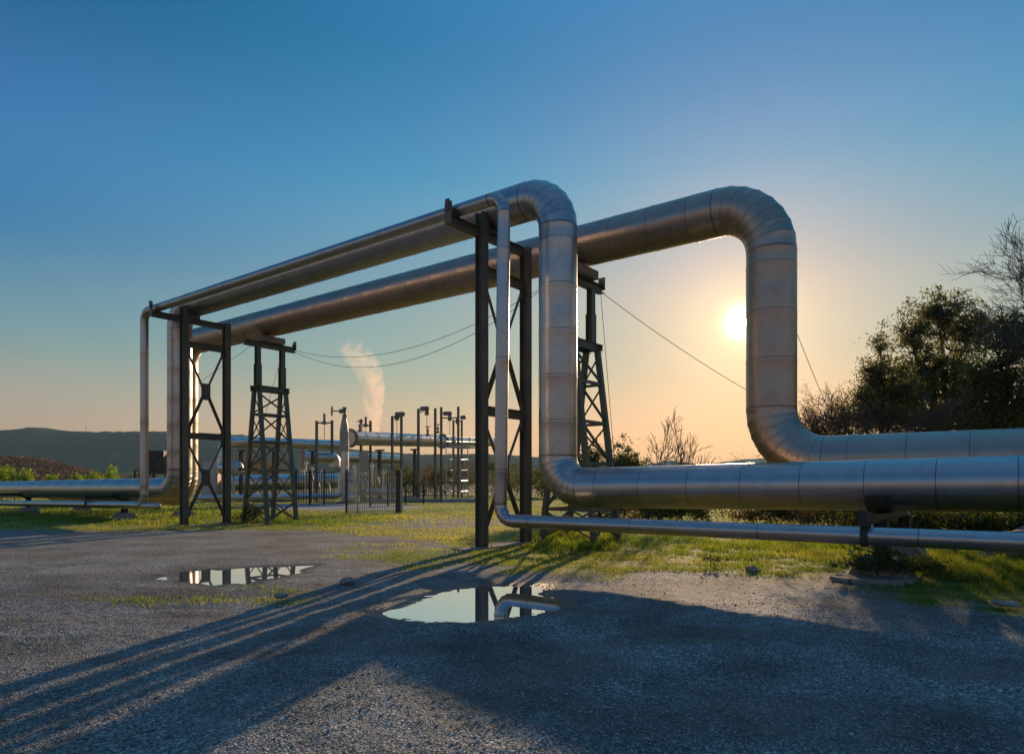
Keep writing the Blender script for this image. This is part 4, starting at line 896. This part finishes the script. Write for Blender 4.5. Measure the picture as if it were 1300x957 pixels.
# caged ladder / access platform
root = thing('access_platform', 'pale tubular stair tower and railed walkway beside the overhead pipe', 'platform', B(580, 45), None)
def bars(lst, r, name, m='galv'):
    for a, b_ in lst: MB().tube([a, b_], r, 6).build(name, M[m], root, 60)
bars([(W(x_, 624, Y_), W(x_, 567, Y_)) for x_, Y_ in ((566.3, 44), (574.6, 46.5), (585, 43.5), (593.8, 46.4))], .05, 'upright')
bars([(B(x_, Y_), W(x_, 624, Y_)) for x_, Y_ in ((566.3, 44), (593.8, 46.4))], .06, 'leg')
for y_ in (583.3, 597, 610, 623.5):
    q_ = [W(566.3, y_, 44), W(574.6, y_ - .4, 46.5), W(593.8, y_ - .4, 46.4), W(585, y_, 43.5)]
    bars([(q_[0], q_[3]), (q_[0], q_[1]), (q_[3], q_[2]), (q_[1], q_[2])], .042, 'rail')
MB().box(W(581, 567.5, 45), N, D, UP, 1.8, .75, .07).build('deck', M['galv'], root)
for x_, Y_ in ((566, 44), (574, 46), (586, 47.5), (596, 50), (603, 52)): bars([(W(x_, 568, Y_), W(x_, 554 + (Y_ - 44) * .12, Y_))], .045, 'handrail_post')
bars([(W(566, 554, 44), W(604, 556, 52)), (W(566, 560, 44), W(604, 561, 52))], .042, 'handrail')
for j in range(7): bars([(W(588.5, 606 + j * 3, 43.4), W(592, 606 + j * 3, 43.6))], .03, 'rung')

# fence and gate
W, B, H = W_, B_, H_
def fence_panel(root, x0, Y0, x1, Y1, n, top, bot, r=.012, name='bar_panel', m='galv'):
    mb = MB(); p0, p1 = B(x0, Y0), B(x1, Y1)
    for i in range(n + 1):
        p = p0.lerp(p1, i / n); mb.bar(p + UP * bot, p + UP * top, r * 2)
    for z_ in (bot, (top + bot) * .5, top): mb.bar(p0 + UP * z_, p1 + UP * z_, .035)
    mb.build(name, M[m], root)
root = thing('metal_gate', 'railed metal gate standing half open on the grass before the wellhead', 'gate', B(475, 34.5), None)
fence_panel(root, 454, 34.4, 502, 35, 17, 2.12, .08)
fence_panel(root, 440, 34.6, 453, 34.4, 5, 2.1, .08, name='bar_leaf')
for x_, Y_, w_, m_ in ((439.8, 34.6, .08, 'dark'), (453.8, 34.3, .07, 'galv')): MB().bar(B(x_, Y_), B(x_, Y_, 2.2), w_).build('stile', M[m_], root)
root = thing('gate_post', 'thick dark post at the right end of the gate', 'post', B(505.5, 35)); MB().bar(B(505.5, 35.1), B(505.5, 35.1, 2.15), .2).build('post', M['dark'], root); MB().abox(B(505.5, 35.1, 2.17), .12, .12, .02).build('cap', M['steel'], root)
root = thing('gate_post', 'slim pale sunlit post beside the thick dark gate post', 'post', B(509.8, 34.6)); MB().bar(B(509.8, 34.6), B(509.8, 34.6, 2.27), .075).build('post', M['beige'], root); MB().abox(B(509.8, 34.6, .05), .1, .1, .05).build('foot', M['concrete'], root)
root = thing('railing_fence', 'dark railing fence in front of the thick low pipe left of the gate', 'fence', B(400, 37)); fence_panel(root, 372, 47, 424, 49.5, 16, 2.3, .2, .02, m='dark')
for x_, Y_ in ((376, 47.2), (393.5, 48), (411.5, 48.9)): MB().bar(B(x_, Y_), B(x_, Y_, 2.5), .1).build('post', M['dark'], root)
root = thing('railing_fence', 'dark railing fence behind the gate, right of the valve stacks', 'fence', B(490, 45)); fence_panel(root, 470, 44, 560, 52, 34, 1.5, .2, .014, m='dark')
for t_ in range(5): x_ = 470 + 22.5 * t_; Y_ = 44 + 2 * t_; MB().bar(B(x_, Y_), B(x_, Y_, 1.6), .07).build('post', M['dark'], root)
c = B(545, 55); slab('concrete_kerb', 'low pale concrete edge at the back of the plant yard', 'kerb', c.x, c.y, 4.5, .5, .3, Vector((1, 0, 0)), .1, 9, 'slab')

# ------------------------------------------------------------------ steam
m = bpy.data.materials.new('steam'); m.use_nodes = True; nt = m.node_tree; nt.nodes.remove(nt.nodes['Principled BSDF'])
pv = nd(nt, 'ShaderNodeVolumePrincipled'); pv.inputs['Color'].default_value = (1, .84, .74, 1); pv.inputs['Anisotropy'].default_value = .4
co = objco(nt); n_ = noise(nt, .85, 7, .68, co, 1.2); r_ = ramp(nt, n_.outputs[0], [(.44, (0, 0, 0)), (.6, (1, 1, 1))])
sx = nd(nt, 'ShaderNodeSeparateXYZ'); tc = nd(nt, 'ShaderNodeTexCoord'); nt.links.new(tc.outputs['Object'], sx.inputs[0])
fade = nd(nt, 'ShaderNodeMapRange'); fade.inputs['From Min'].default_value = 4.; fade.inputs['From Max'].default_value = 15.; fade.inputs['To Min'].default_value = 1.3; fade.inputs['To Max'].default_value = .09
nt.links.new(sx.outputs['Z'], fade.inputs['Value']); nt.links.new(math_(nt, 'MULTIPLY', r_.outputs[0], fade.outputs[0]), pv.inputs['Density'])
nt.links.new(pv.outputs[0], nt.nodes['Material Output'].inputs['Volume'])
pts = [W(x_, y_, 62) for x_, y_ in ((476, 568), (474, 552), (474, 536), (474, 515), (475, 495), (470, 475), (463, 462), (455, 452), (446, 445), (438, 437))]
o = MB().tube(pts, [.3, .5, .75, .9, 1.05, 1.2, 1.3, 1.3, 1.2, .8], 16).build('steam_plume', m, None, 60); tag(o, 'thin pinkish plume of steam drifting up to the left from the plant', 'steam', kind='stuff')

# ------------------------------------------------------------------ air
m = bpy.data.materials.new('haze_air'); m.use_nodes = True; nt = m.node_tree; nt.nodes.remove(nt.nodes['Principled BSDF'])
pv = nd(nt, 'ShaderNodeVolumePrincipled'); pv.inputs['Color'].default_value = (.5, .76, 1, 1); pv.inputs['Density'].default_value = .00004; pv.inputs['Anisotropy'].default_value = .25
nt.links.new(pv.outputs[0], nt.nodes['Material Output'].inputs['Volume'])
HAZE = True
if HAZE:
    o = MB().add([(x_, y_, z_) for x_ in (-9700, 9700) for y_ in (-200, 9800) for z_ in (-40, 330)], [(0, 1, 3, 2), (4, 6, 7, 5), (0, 4, 5, 1), (2, 3, 7, 6), (0, 2, 6, 4), (1, 5, 7, 3)]).build('haze', m)
    tag(o, 'pale evening haze over the valley', 'haze', kind='stuff')

# ------------------------------------------------------------------ light
SUN = Vector((291.5 / FPX, 1, 204 / FPX)).normalized(); SKY_GAIN = .865
el = math.asin(SUN.z); az = math.atan2(SUN.x, SUN.y)
w = bpy.data.worlds.new('World'); scene.world = w; w.use_nodes = True; nt = w.node_tree; bg = nt.nodes['Background']
sky = nt.nodes.new('ShaderNodeTexSky'); sky.sky_type = 'NISHITA'; sky.sun_disc = False; sky.sun_elevation = el; sky.sun_rotation = az
sky.air_density = 1.0; sky.dust_density = 1.; sky.ozone_density = 1.5
KN = [0.0, 0.0698, 0.1564, 0.2756, 0.4067, 0.5592, 0.866]
SKA = [[0.2383, 0.1688, 0.0695], [0.3371, 0.2681, 0.2074], [0.1809, 0.2741, 0.294], [0.0217, 0.1682, 0.355], [0.0362, 0.1394, 0.3631], [0.005, 0.075, 0.19], [0.05, 0.14, 0.31]]  # topmost knot raised as added fill from the unseen zenith
SKB = [[0.46, 0.19, 0.01], [0.40, 0.19, 0.01], [0.22, 0.18, 0.03], [0.225, 0.235, 0.055], [0.0, 0.175, 0.13], [0.0, 0.135, 0.26], [0.0, 0.15, 0.27]]
SKG = [[0.50, 0.52, 0.20], [0.60, 0.08, 0.0], [0.0, 0.0, 0.0]]
tc = nd(nt, 'ShaderNodeTexCoord'); nrm = nd(nt, 'ShaderNodeVectorMath', operation='NORMALIZE'); nt.links.new(tc.outputs['Generated'], nrm.inputs[0])
sxyz = nd(nt, 'ShaderNodeSeparateXYZ'); nt.links.new(nrm.outputs[0], sxyz.inputs[0])
ra = ramp(nt, sxyz.outputs['Z'], [(k_, c_) for k_, c_ in zip(KN, SKA)], 'CARDINAL')
rb = ramp(nt, sxyz.outputs['Z'], [(k_, c_) for k_, c_ in zip(KN, SKB)], 'CARDINAL')
hv = nd(nt, 'ShaderNodeVectorMath', operation='MULTIPLY'); nt.links.new(nrm.outputs[0], hv.inputs[0]); hv.inputs[1].default_value = (1, 1, 0)
hn = nd(nt, 'ShaderNodeVectorMath', operation='NORMALIZE'); nt.links.new(hv.outputs[0], hn.inputs[0])
hd = nd(nt, 'ShaderNodeVectorMath', operation='DOT_PRODUCT'); nt.links.new(hn.outputs[0], hd.inputs[0]); hd.inputs[1].default_value = Vector((SUN.x, SUN.y, 0)).normalized()
wz = math_(nt, 'POWER', math_(nt, 'MAXIMUM', hd.outputs['Value'], 0.), 3.)
sd_ = nd(nt, 'ShaderNodeVectorMath', operation='DOT_PRODUCT'); nt.links.new(nrm.outputs[0], sd_.inputs[0]); sd_.inputs[1].default_value = SUN
th = math_(nt, 'MULTIPLY', math_(nt, 'ARCCOSINE', math_(nt, 'MINIMUM', sd_.outputs['Value'], 1.)), 57.29578)
def scaled(col, f):
    n_ = nd(nt, 'ShaderNodeVectorMath', operation='SCALE')
    if isinstance(col, (tuple, list)): n_.inputs[0].default_value = col
    else: nt.links.new(col, n_.inputs[0])
    if isinstance(f, float): n_.inputs['Scale'].default_value = f
    else: nt.links.new(f, n_.inputs['Scale'])
    return n_.outputs[0]
def vadd(a, c):
    n_ = nd(nt, 'ShaderNodeVectorMath', operation='ADD'); nt.links.new(a, n_.inputs[0]); nt.links.new(c, n_.inputs[1]); return n_.outputs[0]
back = nd(nt, 'ShaderNodeMapRange'); back.inputs['From Min'].default_value = -.2; back.inputs['From Max'].default_value = .5; back.inputs['From Min'].default_value = .45; back.inputs['From Max'].default_value = -.35; back.inputs['To Min'].default_value = 0; back.inputs['To Max'].default_value = 1.; nt.links.new(hd.outputs['Value'], back.inputs['Value'])
tot = vadd(mixc(nt, back.outputs[0], ra.outputs[0], mixc(nt, 1., ra.outputs[0], (1.55, 1.3, 1.25), 'MULTIPLY')), scaled(rb.outputs[0], wz))   # unseen sky opposite the sun, brightened and warmed as added fill
for sc_w, g_c in zip((3.5, 9., 20.), SKG):
    tot = vadd(tot, scaled(list(g_c), math_(nt, 'EXPONENT', math_(nt, 'MULTIPLY', th, -1. / sc_w))))
tot = vadd(tot, scaled([3.2, 2.7, 1.9], math_(nt, 'EXPONENT', math_(nt, 'MULTIPLY', math_(nt, 'MULTIPLY', th, th), -1. / .9))))   # the low sun and its aureole
disc = nd(nt, 'ShaderNodeMapRange'); disc.inputs['From Min'].default_value = .42; disc.inputs['From Max'].default_value = .3; nt.links.new(th, disc.inputs['Value'])
tot = vadd(tot, scaled([30., 24., 16.], disc.outputs[0]))
cz = nd(nt, 'ShaderNodeMapping'); cz.inputs['Scale'].default_value = (1, 1, 5); nt.links.new(nrm.outputs[0], cz.inputs[0])
tot = scaled(tot, math_(nt, 'MULTIPLY_ADD', noise(nt, 1.6, 5, .55, cz.outputs[0], .6).outputs[0], .12, .94))   # thin uneven veil high in the air
tot = vadd(scaled(tot, 10. * SKY_GAIN), scaled(sky.outputs[0], .03))
nt.links.new(tot, bg.inputs[0]); bg.inputs[1].default_value = .1
li = bpy.data.lights.new('sun', 'SUN'); li.energy = 4.8; li.angle = R_(.55); li.color = (1, .7, .42)
so = bpy.data.objects.new('sun', li); COL.objects.link(so); so.rotation_euler = SUN.to_track_quat('Z', 'Y').to_euler()
scene.view_settings.view_transform = 'Standard'; scene.view_settings.look = 'None'; scene.view_settings.exposure = .27; scene.view_settings.gamma = 1
cy = scene.cycles; cy.use_denoising = True; cy.denoiser = 'OPENIMAGEDENOISE'; cy.max_bounces = 8; cy.volume_bounces = 1; cy.sample_clamp_indirect = 8
cy.use_adaptive_sampling = True; cy.adaptive_threshold = .015
